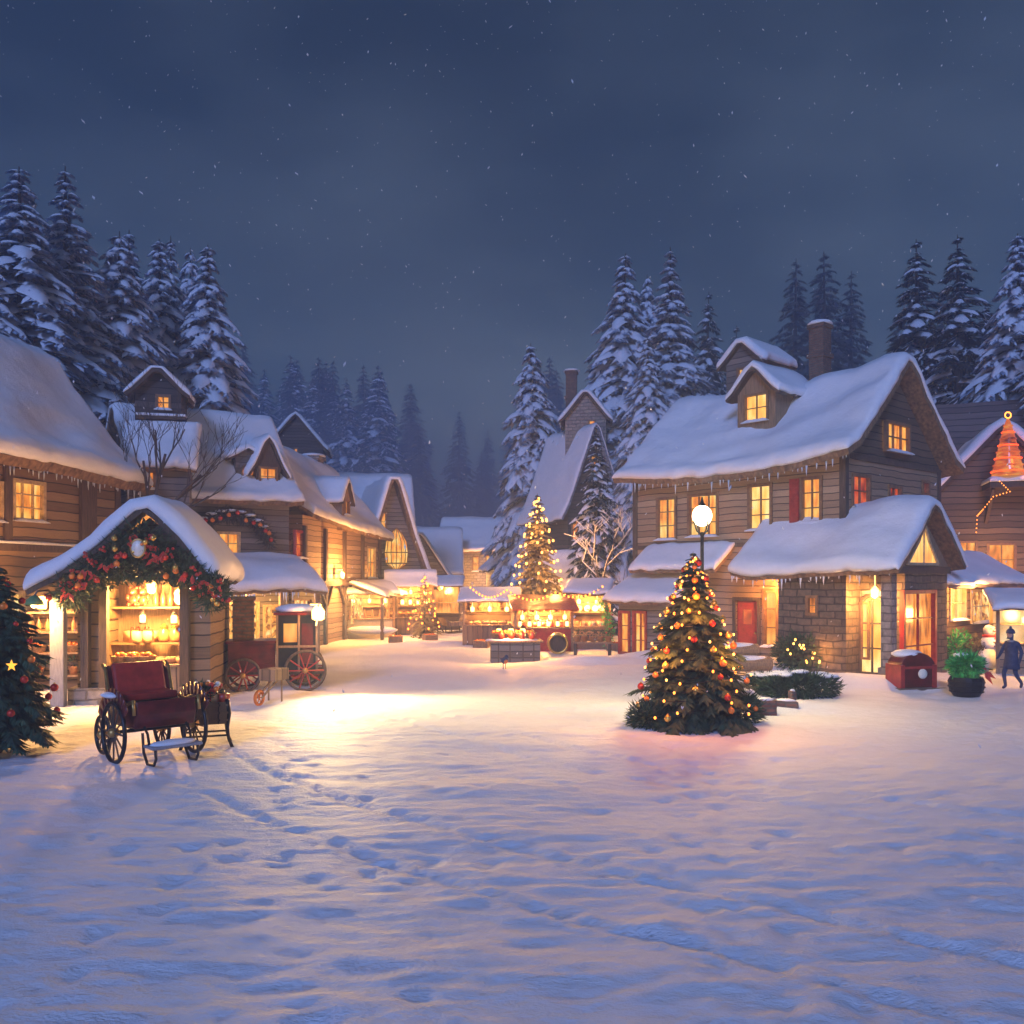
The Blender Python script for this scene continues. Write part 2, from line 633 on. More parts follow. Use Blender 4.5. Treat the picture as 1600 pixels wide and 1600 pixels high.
def wall_panel(mb, face, c, u0, u1, w0, w1, holes=(), deep=.16):
    """a wall face with real openings and their reveals"""
    f = plane_map(face, c)
    us = sorted({u0, u1, *[h[0] for h in holes], *[h[2] for h in holes]})
    ws = sorted({w0, w1, *[h[1] for h in holes], *[h[3] for h in holes]})
    us = [u for u in us if u0 <= u <= u1]
    ws = [q for q in ws if w0 <= q <= w1]
    for a, b in zip(us, us[1:]):
        for p, q in zip(ws, ws[1:]):
            mu, mw = (a + b) / 2, (p + q) / 2
            if any(h[0] < mu < h[2] and h[1] < mw < h[3] for h in holes):
                continue
            mb.poly(f(a, p, 0), f(b, p, 0), f(b, q, 0), f(a, q, 0))
    for (a, p, b, q) in holes:
        for (e, g) in (((a, p), (b, p)), ((b, p), (b, q)), ((b, q), (a, q)), ((a, q), (a, p))):
            mb.poly(f(e[0], e[1], 0), f(g[0], g[1], 0), f(g[0], g[1], deep), f(e[0], e[1], deep))


def window(parent, face, c, u0, w0, u1, w1, pane='glow_yellow', cols=2, rows=2, frame='frame', bar=.07, sill=True,
           name='window', label=None, sub=True, arch=False):
    """frame with glazing bars; the pane and a snowy sill are sub-parts (siblings where parent is itself a part)"""
    f = plane_map(face, c)
    mb = MB()

    def bx(a, b, p, q, d0, d1):
        vs = [f(u, w_, d) for d in (d0, d1) for w_ in (p, q) for u in (a, b)]
        mb.add(vs, [(0, 2, 3, 1), (4, 5, 7, 6), (0, 1, 5, 4), (2, 6, 7, 3), (0, 4, 6, 2), (1, 3, 7, 5)])
    o = .035
    bx(u0 - o, u0 + bar, w0 - o, w1 + o, -.05, .09)
    bx(u1 - bar, u1 + o, w0 - o, w1 + o, -.05, .09)
    bx(u0 + bar, u1 - bar, w1 - bar, w1 + o, -.047, .087)
    bx(u0 + bar, u1 - bar, w0 - o, w0 + bar, -.047, .087)
    tb = bar * .5
    for i in range(1, cols):
        u = u0 + (u1 - u0) * i / cols
        bx(u - tb / 2, u + tb / 2, w0 + bar, w1 - bar, .01, .085)
    for i in range(1, rows):
        q = w0 + (w1 - w0) * i / rows
        bx(u0 + bar, u1 - bar, q - tb / 2, q + tb / 2, .013, .083)
    fr = mb.build(name, M[frame], parent)
    if label:
        fr['label'] = label
    pm = MB()
    pm.poly(f(u0, w0, .10), f(u1, w0, .10), f(u1, w1, .10), f(u0, w1, .10))
    pm.build('pane', M[pane], fr if sub else parent)
    if sill:
        s = MB()
        n = 10
        vs, fs = [], []
        for i in range(n + 1):
            u = u0 - .08 + (u1 - u0 + .16) * i / n
            e = min(i, n - i) / n
            h = .03 + .07 * min(1, e * 6) + R.uniform(-.012, .012)
            vs += [f(u, w0 - .036, -.16), f(u, w0 - .036 + h * .7, -.15), f(u, w0 - .036 + h, -.09), f(u, w0 - .036 + h, -.052), f(u, w0 - .036, -.052)]
        for i in range(n):
            for k in range(4):
                fs.append((i * 5 + k, i * 5 + k + 1, i * 5 + k + 6, i * 5 + k + 5))
        fs += [(0, 1, 2, 3, 4), tuple(n * 5 + k for k in (4, 3, 2, 1, 0))]
        s.add(vs, fs)
        s.build('snowy_sill', M['snow'], fr if sub else parent, True)
    return fr


def edge_samples(a, b, step, r):
    L = b - a
    e = [0, r * .08, r * .25, r * .5, r * .8]
    mid = max(2, int((L - 2 * r) / step))
    xs = [a + q for q in e] + [a + r + (L - 2 * r) * i / mid for i in range(mid + 1)] + [b - q for q in e[::-1]]
    return xs


def slab(pts, x0, x1, t0, t1, fmap, lump=0.0, lumps=1.1, rnd=.0, sag=None, step=.3, seed=0):
    """a layer lying on profile pts [(y,z)] swept along x: from offset t0 to offset t0+t1 along the profile's normal"""
    P = [Vector(p) for p in pts]
    ss = [0]
    for a, b in zip(P, P[1:]):
        ss.append(ss[-1] + (b - a).length)
    r = max(rnd, .02)
    smp = edge_samples(0, ss[-1], step, min(r, ss[-1] * .3))

    def pos(s):
        for i in range(len(P) - 1):
            if s <= ss[i + 1] + 1e-6:
                k = (s - ss[i]) / max(1e-6, ss[i + 1] - ss[i])
                return P[i].lerp(P[i + 1], k)
        return P[-1].copy()

    def nrm(s):
        a = pos(max(0, s - .22))
        b = pos(min(ss[-1], s + .22))
        d = (b - a).normalized()
        q = Vector((-d.y, d.x))
        return q if q.y > 0 else -q
    xs = edge_samples(x0, x1, step, min(r, (x1 - x0) * .3))
    nx, ny = len(xs), len(smp)
    top, bot = [], []
    for j, s in enumerate(smp):
        p, n = pos(s), nrm(s)
        es = min(s, ss[-1] - s)
        for i, x in enumerate(xs):
            ex = min(x - x0, x1 - x)
            th = t1
            if rnd:
                for e in (es, ex):
                    q = min(1, max(0, e / rnd))
                    th *= .30 + .70 * math.sqrt(max(0, 1 - (1 - q) ** 2))
            z = sag(x) if sag else 0
            if lump:
                v = noise.noise(Vector((x * lumps * .55, s * lumps * .9, seed * 7.3))) * lump * 1.5 + noise.noise(Vector((x * lumps * 3.1, s * lumps * 3.1, seed * 3.1))) * lump * .35
                q = min(1, min(es, ex) / .3)
                th = max(.02, th + v * (.35 + .65 * q))
                xo = noise.noise(Vector((s * 2.2, seed * 5.0, 1.7))) * .05 * (1 if ex < .02 else 0)
                yo = (noise.noise(Vector((x * 1.7, seed * 5.0, 4.7))) * .17 + noise.noise(Vector((x * 6.0, seed * 5.0, 8.7))) * .07) * max(0, 1 - es / .2)
            else:
                xo = yo = 0
            tg = Vector((n.y, -n.x)) * (yo if s > ss[-1] / 2 else -yo)
            a = p + n * t0 + tg
            b = p + n * (t0 + th) + tg
            top.append(fmap(x + xo, b.x, b.y + z))
            bot.append(fmap(x + xo, a.x, a.y + z))
    mb = MB()
    mb.v = top + bot
    o = nx * ny
    for j in range(ny - 1):
        for i in range(nx - 1):
            a = j * nx + i
            mb.f.append((a, a + 1, a + nx + 1, a + nx))
            mb.f.append((o + a, o + a + nx, o + a + nx + 1, o + a + 1))
    for i in range(nx - 1):
        mb.f.append((i, o + i, o + i + 1, i + 1))
        a = (ny - 1) * nx + i
        mb.f.append((a, a + 1, o + a + 1, o + a))
    for j in range(ny - 1):
        a = j * nx
        mb.f.append((a, a + nx, o + a + nx, o + a))
        a = j * nx + nx - 1
        mb.f.append((a, o + a, o + a + nx, a + nx))
    return mb


AX = lambda x, y, z: (x, y, z)
AY = lambda x, y, z: (y, x, z)
SEED = [0]


def roof(parent, pts, x0, x1, fmap=AX, thick=.16, snow=.30, mat='thatch', sag=None, lump=.07, sub=True, name='roof', rnd=.34, icy=0):
    SEED[0] += 1
    r = slab(pts, x0, x1, 0, thick, fmap, .02, 2.5, 0, sag, .3, SEED[0]).build(name, M[mat], parent)
    if snow:
        # the snow hangs a little over the eaves
        P = [Vector(p) for p in pts]
        s = slab(pts, x0 - .03, x1 + .03, thick + .004, snow, fmap, lump, 1.1, rnd, sag, .22, SEED[0])
        s.build('snow_cover', M['snow'], r if sub else parent, True)
    if icy:
        mb = MB()
        for e in ((0,) if icy == 1 else (0, -1)):
            x = x0 + .1
            while x < x1 - .1:
                ln = R.choice((.06, .10, .16, .22, .34)) * R.uniform(.7, 1.2)
                y_, z_ = pts[e]
                z_ += sag(x) if sag else 0
                y_ += .03 if e == 0 else -.03
                mb.tube([fmap(x, y_, z_ + .03), fmap(x + R.uniform(-.01, .01), y_, z_ - ln * .5), fmap(x, y_, z_ - ln)], [.022 + ln * .05, .014 + ln * .02, .003], 5)
                x += R.uniform(.06, .38)
        mb.build('icicle_fringe', M['ice'], r if sub else parent, True)
    return r


def gable_pts(d, hw, hz, rz, ov=.55, flare=.35, b_ov=None):
    """bell-cast profile across a house of depth d: eave, flare, ridge, flare, eave"""
    b_ov = ov if b_ov is None else b_ov
    sl = (rz - hz) / hw
    ys = [-ov, 0, hw * .35, hw * .7, hw - .12, hw, hw + .12, hw + (d - hw) * .3, d - (d - hw) * .35, d, d + b_ov]
    out = []
    for y in ys:
        k = y / hw if y <= hw else (d - y) / (d - hw)
        z = hz + (rz - hz) * k
        z -= flare * math.sin(max(0, min(1, k)) * math.pi) * .8
        if k < 0:
            z = hz + sl * .55 * k * hw
        out.append((y, z))
    out[5] = (hw, rz - .03)
    return out


def house_body(root, L0, L1, D, hz, rz, hw, wall='boards_tan', front_holes=(), right_holes=(), left_holes=(), tri='boards_brown', z0=-.3, tri_face='right', deep=.16, back=True):
    mb = MB()
    wall_panel(mb, 'front', 0, L0, L1, z0, hz, front_holes, deep)
    wall_panel(mb, 'right', L1, 0, D, z0, hz, right_holes, deep)
    wall_panel(mb, 'left', L0, 0, D, z0, hz, left_holes, deep)
    wall_panel(mb, 'back', D, L0, L1, z0, hz)
    wo = mb.build('wall', M[wall], root)
    g = MB()
    for x in (L0 + .002, L1 - .002):
        g.add([(x, -.02, hz), (x, D + .02, hz), (x, hw, rz - .06)], [(0, 1, 2)])
    g.build('gable', M[tri], root)
    return wo


def dormer(root, xc, yf, zb, w_, hwall, hapex, depth, pane, wall='timber_pale', cols=2, rows=2, over=.22, win=(.55, .75), snow=.2, name='dormer', round_=False):
    """small gabled dormer: cheeks, front with window, own roof with snow"""
    mb = MB()
    x0, x1 = xc - w_ / 2, xc + w_ / 2
    ww, wh = w_ * win[0], hwall * win[1]
    u0, u1, q0 = xc - ww / 2, xc + ww / 2, zb + hwall * .16
    q1 = q0 + wh
    wall_panel(mb, 'front', yf, x0, x1, zb - .6, zb + hwall, [] if round_ else [(u0, q0, u1, q1)], .1)
    mb.poly((x0, yf, zb + hwall), (x1, yf, zb + hwall), (xc, yf, zb + hapex))
    for x in (x0, x1):
        mb.poly((x, yf, zb - .6), (x, yf + depth, zb - .6), (x, yf + depth, zb + hwall), (x, yf, zb + hwall))
    d = mb.build(name, M[wall], root)
    sl = (hapex - hwall) / (w_ / 2)
    ov = .26
    pts = [(x0 - ov, zb + hwall - sl * ov * .75), (x0, zb + hwall), (xc - .05, zb + hapex - .04), (xc, zb + hapex), (xc + .05, zb + hapex - .04), (x1, zb + hwall), (x1 + ov, zb + hwall - sl * ov * .75)]
    r = roof(d, pts, yf - over, yf + depth, AY, .09, 0, 'timber', None, .03, False)
    SEED[0] += 1
    slab(pts, yf - over - .02, yf + depth, .095, snow, AY, .04, 1.5, .2, None, .2, SEED[0]).build('snow_cover', M['snow'], d, True)
    if round_:
        m2 = MB()
        m2.ring((xc, yf - .03, q0 + wh / 2), ww / 2, .05, 'y', 20, 6)
        m2.build('window_frame', M['frame'], d)
        m3 = MB()
        n = 18
        m3.poly(*[(xc + ww / 2 * math.cos(2 * math.pi * k / n), yf - .012, q0 + wh / 2 + ww / 2 * math.sin(2 * math.pi * k / n)) for k in range(n)])
        m3.build('pane', M[pane], d)
    else:
        window(d, 'front', yf, u0, q0, u1, q1, pane, cols, rows, 'frame', .05, True, 'window', None, False)
    return d


def chimney(root, x, y, z0, z1, w_=.7, mat='brick', steps=((.55, 1.25),), snow=True):
    mb = MB()
    mb.box(x - w_ / 2, x + w_ / 2, y - w_ / 2, y + w_ / 2, z0, z1)
    for k, s in steps:
        zz = z0 + (z1 - z0) * k
        q = w_ * s / 2
        mb.box(x - q, x + q, y - q, y + q, zz, zz + .16)
    q = w_ * .6
    mb.box(x - q, x + q, y - q, y + q, z1 + .003, z1 + .14)
    c = mb.build('chimney', M[mat], root)
    if snow:
        s = MB()
        s.lathe([(q * 1.25, z1 + .145), (q * 1.3, z1 + .19), (q * 1.05, z1 + .27), (q * .5, z1 + .32)], 10, (x, y, 0), None, .1)
        s.build('snow_cap', M['snow'], c, True)
    return c


# ---------------------------------------------------------------- builders: trees and greenery
def fw_(p):
    return (p[5] - p[3]).normalized()


def fir_meshes(nl=26, nb=7, rbase=.2, tw=6, seed=1, snow=True, droop=.5, z0=.05, H=20.0, needle='needle', dens=1.0, power=.85, frost=.95):
    """meshes of one fir: trunk, crown (boughs with drooping sprays), snow load lying along the boughs"""
    q = random.Random(seed)
    tr, cw, sn = MB(), MB(), MB()
    tr.tube([(0, 0, -.4), (0, 0, H * .3), (q.uniform(-.1, .1), 0, H * .7), (0, 0, H * .985)], [H * .02, H * .014, H * .007, H * .001], 8)
    for i in range(nl):
        t = (i + q.random() * .5) / nl
        z = H * (z0 + (.985 - z0) * t ** .92)
        n = max(4, round(nb * (1 - .45 * t)))
        a0 = q.random() * 6.28
        lev = q.uniform(.78, 1.12)
        for k in range(n):
            r = H * rbase * ((1 - t) ** power) * lev * q.uniform(.72, 1.12) + H * .006
            a = a0 + 2 * math.pi * (k + q.uniform(-.3, .3)) / n
            dx, dy = math.cos(a), math.sin(a)
            dr = droop * q.uniform(.7, 1.3)
            zz = z + q.uniform(-.3, .3) * H * .02
            pts = []
            for s in (0, .22, .45, .7, .88, 1.0):
                pts.append(Vector((dx * r * s, dy * r * s, zz + r * (.16 * s - dr * s * s))))
            side = Vector((-dy, dx, 0))
            # sprays
            for j in range(tw):
                s = .15 + .85 * (j + q.random()) / tw
                kk = min(4, int(s * 5))
                p = pts[kk].lerp(pts[kk + 1], s * 5 - kk)
                fw = (pts[kk + 1] - pts[kk]).normalized()
                ln = r * (.42 - .26 * s) * q.uniform(.8, 1.3) * dens + H * .006
                for sg in (-1, 1):
                    d = fw * q.uniform(.5, .9) + side * sg * q.uniform(.5, .95) + Vector((0, 0, q.uniform(-.15, .05)))
                    cw.leaf(p, d, ln, ln * q.uniform(.34, .5), (0, 0, 1), ln * q.uniform(.15, .4))
                    if snow and q.random() < frost:
                        sn.leaf(p + Vector((0, 0, ln * .09)), d, ln * q.uniform(.72, .95), ln * q.uniform(.3, .42), (0, 0, 1), ln * q.uniform(.12, .34))
                # hanging spray under the bough
                cw.leaf(p, fw * .5 + Vector((0, 0, -1)) + side * q.uniform(-.4, .4), ln * .75, ln * .4, (dx, dy, 0))
            if snow and q.random() < frost:
                for sg in (-1, 1):
                    sn.leaf(pts[3] + side * sg * r * .1, fw_(pts) + side * sg * .9 + Vector((0, 0, -.5)), r * .34, r * .13, (0, 0, 1), r * .1)
            cw.leaf(pts[4], pts[5] - pts[3], r * .3 + H * .005, r * .1 + H * .002, (0, 0, 1), r * .05)
            if snow and q.random() < frost + .1:
                # a pillow of snow along the bough
                o = len(sn.v)
                m = 6
                for s_i in range(m):
                    s = .2 + .8 * s_i / (m - 1)
                    kk = min(4, int(s * 5))
                    p = pts[kk].lerp(pts[kk + 1], min(1, s * 5 - kk))
                    wd = r * .19 * math.sin(math.pi * min(1, .25 + .72 * s)) * q.uniform(.7, 1.35) + H * .002
                    hh = wd * q.uniform(.45, .8)
                    sn.v += [tuple(p - side * wd + Vector((0, 0, -wd * .15))), tuple(p - side * wd * .5 + Vector((0, 0, hh * .8))), tuple(p + Vector((0, 0, hh))),
                             tuple(p + side * wd * .5 + Vector((0, 0, hh * .8))), tuple(p + side * wd + Vector((0, 0, -wd * .15)))]
                for s_i in range(m - 1):
                    for c in range(4):
                        b = o + s_i * 5 + c
                        sn.f.append((b, b + 1, b + 6, b + 5))
    return tr, cw, sn


def fir(name, label, cat, variant, loc, sc, deg=0, group=None):
    """a fir that shares the meshes of its variant"""
    o = thing(name, label, cat, loc, deg, group)
    o.scale = sc
    for nm, me in variant:
        c = bpy.data.objects.new(nm, me)
        COL.objects.link(c)
        c.parent = o
    return o


def fir_variant(**kw):
    needle = kw.get('needle', 'needle')
    tr, cw, sn = fir_meshes(**kw)
    out = []
    for nm, mb, mt in (('trunk', tr, 'bark'), ('crown', cw, needle), ('snow_load', sn, 'snow_bough')):
        if not mb.v:
            continue
        me = bpy.data.meshes.new(nm)
        me.from_pydata(mb.v, [], mb.f)
        me.materials.append(M[mt])
        if nm == 'snow_load':
            me.polygons.foreach_set('use_smooth', [True] * len(me.polygons))
        out.append((nm, me))
    return out


def tufts(mb, c, r, n, ln, wd, q, squash=(1, 1, 1), up=.2):
    """leafy clump: many small blades through a rounded volume"""
    for _ in range(n):
        v = Vector((q.gauss(0, 1), q.gauss(0, 1), q.gauss(0, 1))).normalized()
        k = q.random() ** .4
        p = Vector(c) + Vector((v.x * squash[0], v.y * squash[1], v.z * squash[2])) * r * k
        d = v + Vector((q.uniform(-.7, .7), q.uniform(-.7, .7), q.uniform(-.5, .5) + up))
        mb.leaf(p, d, ln * q.uniform(.6, 1.3), wd * q.uniform(.7, 1.3), (q.uniform(-1, 1), q.uniform(-1, 1), 1))


def garland_mesh(path, r, n, q, ln=.22, wd=.05):
    mb = MB()
    path = [Vector(p) for p in path]
    seg = [(b - a).length for a, b in zip(path, path[1:])]
    tot = sum(seg)
    for _ in range(n):
        s = q.random() * tot
        i = 0
        while i < len(seg) - 1 and s > seg[i]:
            s -= seg[i]
            i += 1
        p = path[i].lerp(path[i + 1], min(1, s / seg[i]))
        v = Vector((q.gauss(0, 1), q.gauss(0, 1), q.gauss(0, 1))).normalized()
        p = p + v * r * q.random() ** .5
        d = v + Vector((q.uniform(-.8, .8), q.uniform(-.8, .8), q.uniform(-.9, .4)))
        mb.leaf(p, d, ln * q.uniform(.6, 1.4), wd * q.uniform(.7, 1.4), (q.uniform(-1, 1), q.uniform(-1, 1), 1))
    return mb


def bare_tree_mesh(h, seed, spread=.5, depth=5, snow=False, base_r=None, limbs=None):
    q = random.Random(seed)
    mb, sn = MB(), MB()

    def grow(p, d, ln, r, k):
        pts, rs = [p], [r]
        cur, dd = Vector(p), Vector(d)
        n = 4
        for i in range(n):
            dd = (dd + Vector((q.uniform(-.22, .22), q.uniform(-.22, .22), q.uniform(-.05, .16)))).normalized()
            cur = cur + dd * ln / n
            pts.append(cur.copy())
            rs.append(max(.006, r * (1 - .42 * (i + 1) / n)))
        mb.tube(pts, rs, 6 if k > 2 else 4, False)
        if snow:
            for a, b, rr in zip(pts, pts[1:], rs):
                if abs((b - a).normalized().z) < .75:
                    sn.tube([a + Vector((0, 0, rr * .9)), b + Vector((0, 0, rr * .9))], [rr * .95 + .012] * 2, 4, False)
        if k <= 0:
            return
        for _ in range(q.choice((2, 3, 3))):
            j = q.choice((2, 3, 4))
            nd = (dd + Vector((q.uniform(-1, 1), q.uniform(-1, 1), q.uniform(-.2, .5))) * spread * 1.5).normalized()
            grow(pts[j], nd, ln * q.uniform(.58, .82), rs[j] * .68, k - 1)
    if limbs:
        r0 = base_r or h * .02
        mb.tube([(0, 0, -1.0), (0, 0, 0), (.03, 0, h * .10)], [r0 * 1.25, r0, r0 * .9], 8)
        for dx, dy, dz, k in limbs:
            grow(Vector((.03 + dx * .1, 0, h * .07)), Vector((dx, dy, dz)).normalized(), h * .40 * k, r0 * .72 * k, depth)
        return mb, sn
    grow(Vector((0, 0, -.1)), Vector((q.uniform(-.1, .1), 0, 1)), h * .36, base_r or h * .022, depth)
    return mb, sn


def snow_lump(name, parent, c, r, lab=None):
    s = MB()
    s.ball(c, r, 14, 8, .12)
    return s.build(name, M['snow'], parent, True)
# ---------------------------------------------------------------- the ground
def smooth(a, b, x):
    t = min(1, max(0, (x - a) / (b - a)))
    return t * t * (3 - 2 * t)


MOUNDS = [(7.6, 29.0, 2.6, .9, .38), (8.9, 24.6, 1.9, .8, .34), (5.2, 31.5, 1.8, .7, .42), (-7.2, 17.6, 1.3, .6, .10),
          (-.6, 12.6, 1.6, .45, .10), (3.4, 20.6, 1.5, .6, .12), (11.2, 24.2, 1.3, .6, .16), (-10.6, 21.4, 1.1, .8, .12), (-3.2, 38.6, 2.6, .7, .2),
          (2.6, 30.4, 1.6, .6, .22), (6.2, 20.2, 1.7, .7, .20)]


def base_h(x, y):
    z = 0.0
    z += max(0, -x - 19) * .22 * smooth(24, 44, y)
    z += max(0, x - 21) * .22 * smooth(28, 48, y)
    z += max(0, y - 78) * .05
    return z


DENT = {}


def dent(x, y, r, d, ry=None):
    c = (int(math.floor(x)), int(math.floor(y)))
    DENT.setdefault(c, []).append((x, y, r, ry or r, d))


_q = random.Random(404)


def footpath(pts, step=.62, n_jit=.05):
    """a line of bootprints, left and right alternating"""
    k = 0
    for a, b in zip(pts, pts[1:]):
        a, b = Vector(a), Vector(b)
        L = (b - a).length
        t = (b - a) / L
        s_ = Vector((-t.y, t.x))
        m_ = int(L / step)
        for i in range(m_):
            k += 1
            p = a + t * (i * step + _q.uniform(-.06, .06)) + s_ * ((.13 if k % 2 else -.13) + _q.uniform(-n_jit, n_jit))
            dent(p.x, p.y, .10, .042, .16)


def rut(pts, gauge, d=.05, r=.10):
    for a, b in zip(pts, pts[1:]):
        a, b = Vector(a), Vector(b)
        L = (b - a).length
        t = (b - a) / L
        s_ = Vector((-t.y, t.x))
        for i in range(int(L / .11)):
            p = a + t * i * .11
            for g_ in (-gauge / 2, gauge / 2):
                w_ = p + s_ * (g_ + noise.noise(Vector((p.x * .6, p.y * .6, 2))) * .12)
                dent(w_.x, w_.y, r, d * _q.uniform(.6, 1.2))


footpath([(-3.6, 6.2), (-3.0, 9.5), (-3.3, 13.5), (-5.0, 18.5), (-6.5, 20.2)])
footpath([(1.8, 5.6), (1.5, 9), (2.4, 13), (2.0, 17.5), (.5, 24), (-.4, 30)])
footpath([(2.3, 5.6), (2.0, 9.3), (2.9, 13.3), (2.6, 18), (1.0, 24.5), (-.1, 30)])
footpath([(9.0, 8.0), (8.6, 12), (9.2, 17), (10.6, 21.5), (11.0, 24.6)])
footpath([(14.5, 19.5), (11.5, 21), (7, 16.5), (3, 14), (-2, 12.2), (-6, 11.4)])
footpath([(-9.2, 19.6), (-4.6, 18.2), (.4, 19.6), (4.6, 22.6), (7.2, 27.5)])
footpath([(-8.3, 12.4), (-5.4, 10.2), (-1.5, 9.2), (3.6, 9.8), (7.6, 8.6)])
rut([(-5.7, 15.4), (-4.4, 13.6), (-2.2, 11.0), (.8, 8.4), (4.2, 6.0)], 1.25)
rut([(-5.0, 23), (-2.6, 20), (.6, 15.5), (5.2, 11), (9.5, 8.6)], 1.05)
for _i in range(120):
    dent(_q.uniform(-9, 12), 6 + 22 * _q.random() ** 1.4, _q.uniform(.07, .16), _q.uniform(-.05, .06))


def gh(x, y):
    z = base_h(x, y)
    if y < 34 and abs(x) < 16:
        ix, iy = int(math.floor(x)), int(math.floor(y))
        dz = 0
        for i in (ix - 1, ix, ix + 1):
            for j in (iy - 1, iy, iy + 1):
                for (dx, dy, r, ry, d) in DENT.get((i, j), ()):
                    e = ((x - dx) / r) ** 2 + ((y - dy) / ry) ** 2
                    if e < 5:
                        dz = max(dz, d * math.exp(-e)) if d > 0 else dz + d * math.exp(-e)
                        if d > 0 and 1.2 < e:
                            z += .010 * math.exp(-(e - 2.2) ** 2)
        z -= dz
    for (mx, my, rx, ry, h) in MOUNDS:
        d = ((x - mx) / rx) ** 2 + ((y - my) / ry) ** 2
        if d < 6:
            z += h * math.exp(-d)
    near = 1 - smooth(34, 60, y)
    z += noise.noise(Vector((x * .22, y * .25, 3.1))) * .10
    if near > 0:
        z += near * noise.noise(Vector((x * .6 + .25 * y, y * 1.7, .7))) * .034
        z += near * noise.noise(Vector((x * 2.2 + .3 * y, y * 6.5, 5.2))) * .026
        f = noise.noise(Vector((x * 2.8, y * 4.6, 9.1)))
        z -= near * .03 * max(0, f - .2)
    return z


def axis_steps(spans):
    out = []
    for a, b, s in spans:
        n = max(1, round((b - a) / s))
        out += [a + (b - a) * i / n for i in range(n)]
    return out + [spans[-1][1]]


xs = axis_steps([(-260, -60, 10), (-60, -22, 2), (-22, -13, .4), (-13, 13, .10), (13, 24, .35), (24, 60, 2), (60, 260, 10)])
ys = axis_steps([(-12, 3, 1.5), (3, 5, .2), (5, 10, .055), (10, 18, .07), (18, 30, .13), (30, 32, .2), (32, 60, .5), (60, 120, 2.5), (120, 420, 12)])
g = MB()
g.v = [(x, y, gh(x, y)) for y in ys for x in xs]
nx = len(xs)
g.f = [(j * nx + i, j * nx + i + 1, (j + 1) * nx + i + 1, (j + 1) * nx + i) for j in range(len(ys) - 1) for i in range(nx - 1)]
tag(g.build('snowy_ground', M['snow_ground'], None, True), 'trodden snow covering the village square', 'ground', None, 'structure')

# ---------------------------------------------------------------- big house with the dormer, porch and lean-tos
HF = Frame(10.4, 28.0, -49.3)


def rect_front(fr, a, b, c, d, y=0.0):
    """photo pixels -> an opening in the wall plane y"""
    m = (b + d) / 2
    u0, _ = fr.front(a, m, y)
    u1, _ = fr.front(c, m, y)
    mx = (a + c) / 2
    _, w1 = fr.front(mx, b, y)
    _, w0 = fr.front(mx, d, y)
    return (u0, w0, u1, w1)


def rect_side(fr, a, b, c, d, x=0.0):
    m = (b + d) / 2
    u0, _ = fr.side(a, m, x)
    u1, _ = fr.side(c, m, x)
    mx = (a + c) / 2
    _, w1 = fr.side(mx, b, x)
    _, w0 = fr.side(mx, d, x)
    return (u0, w0, u1, w1)


H = thing('timber_house', 'large two storey house with snowy roof, dormer and glowing porch behind the street lamp', 'house', (10.4, 28.0, 0), -49.3)
LL, DD, HZ_, RZ, HW = -8.7, 6.6, 6.85, 9.85, 3.25
upper = [rect_front(HF, *p) for p in ((1027, 778, 1057, 843), (1076, 772, 1122, 838), (1170, 757, 1206, 828), (1252, 746, 1284, 817))]
door_r = rect_front(HF, 1150, 942, 1184, 1030)
door_r = (door_r[0], .02, door_r[2], 2.15)
low_w = rect_front(HF, 1193, 922, 1216, 1010)
sideu = [rect_side(HF, *p) for p in ((1331, 742, 1359, 792), (1388, 760, 1408, 796), (1440, 752, 1451, 790))]
house_body(H, LL, 0, DD, HZ_, RZ, HW, 'boards_tan', upper + [door_r, low_w], sideu)
for i, (r, pn, cc) in enumerate(zip(upper, ('glow_yellow', 'glow_yellow', 'glow_bright', 'glow_yellow'), (2, 3, 2, 2))):
    window(H, 'front', 0, *r, pn, cc, 3)
for r in sideu:
    window(H, 'right', 0, *r, 'glow_red', 2, 2)
window(H, 'front', 0, *low_w, 'glow_orange', 1, 3)
# red shutters beside the corner window
r = upper[3]
for a, b in ((r[0] - .40, r[0] - .06),):
    mb = MB()
    mb.box(a, b, -.07, -.012, r[1], r[3])
    for k in range(9):
        q = r[1] + .08 + (r[3] - r[1] - .16) * k / 8
        mb.box(a + .04, b - .04, -.085, -.07, q - .05, q + .03)
    mb.build('shutter', M['red'], H)
# gable window
r = rect_side(HF, 1379, 662, 1415, 707, .0)
window(H, 'right', .13, *r, 'glow_yellow', 3, 2)
# corner posts and girts
mb = MB()
mb.box(-.16, .05, -.05, .16, -.3, HZ_ - .02)
mb.box(LL - .05, LL + .16, -.05, .16, -.3, HZ_ - .02)
mb.box(-.05, .045, DD - .16, DD + .05, -.3, HZ_ - .02)
mb.box(.001, .06, .17, DD - .17, HZ_ - .16, HZ_ + .02)
mb.box(.001, .06, .17, DD - .17, 4.0, 4.16)
mb.box(LL + .17, -.17, -.06, -.001, 4.0, 4.15)
mb.build('timber_frame', M['timber'], H)
sag_h = lambda x: -.26 * math.sin(math.pi * (x - LL) / -LL) + .10 * max(0, (x + 1.2) / 1.2)
roof(H, gable_pts(DD, HW, HZ_, RZ, .62, .10), LL - .45, .55, AX, .20, .34, 'thatch', sag_h, .13, icy=1)
chx, chz = HF.front(1279, 560, HW)
chimney(H, chx, HW + .1, 8.6, HF.front(1279, 507, HW)[1] - .15, .56, 'brick', ((.36, 1.2), (.68, 1.22)))


def slope_point(fr, px, py, hz, rz, hw):
    """where the pixel's ray meets the front roof slope"""
    o, d = fr.ray(px, py)
    k = (rz - hz) / hw
    t = (hz + k * o.y - o.z) / (d.z - k * d.y)
    p = o + d * t
    return p


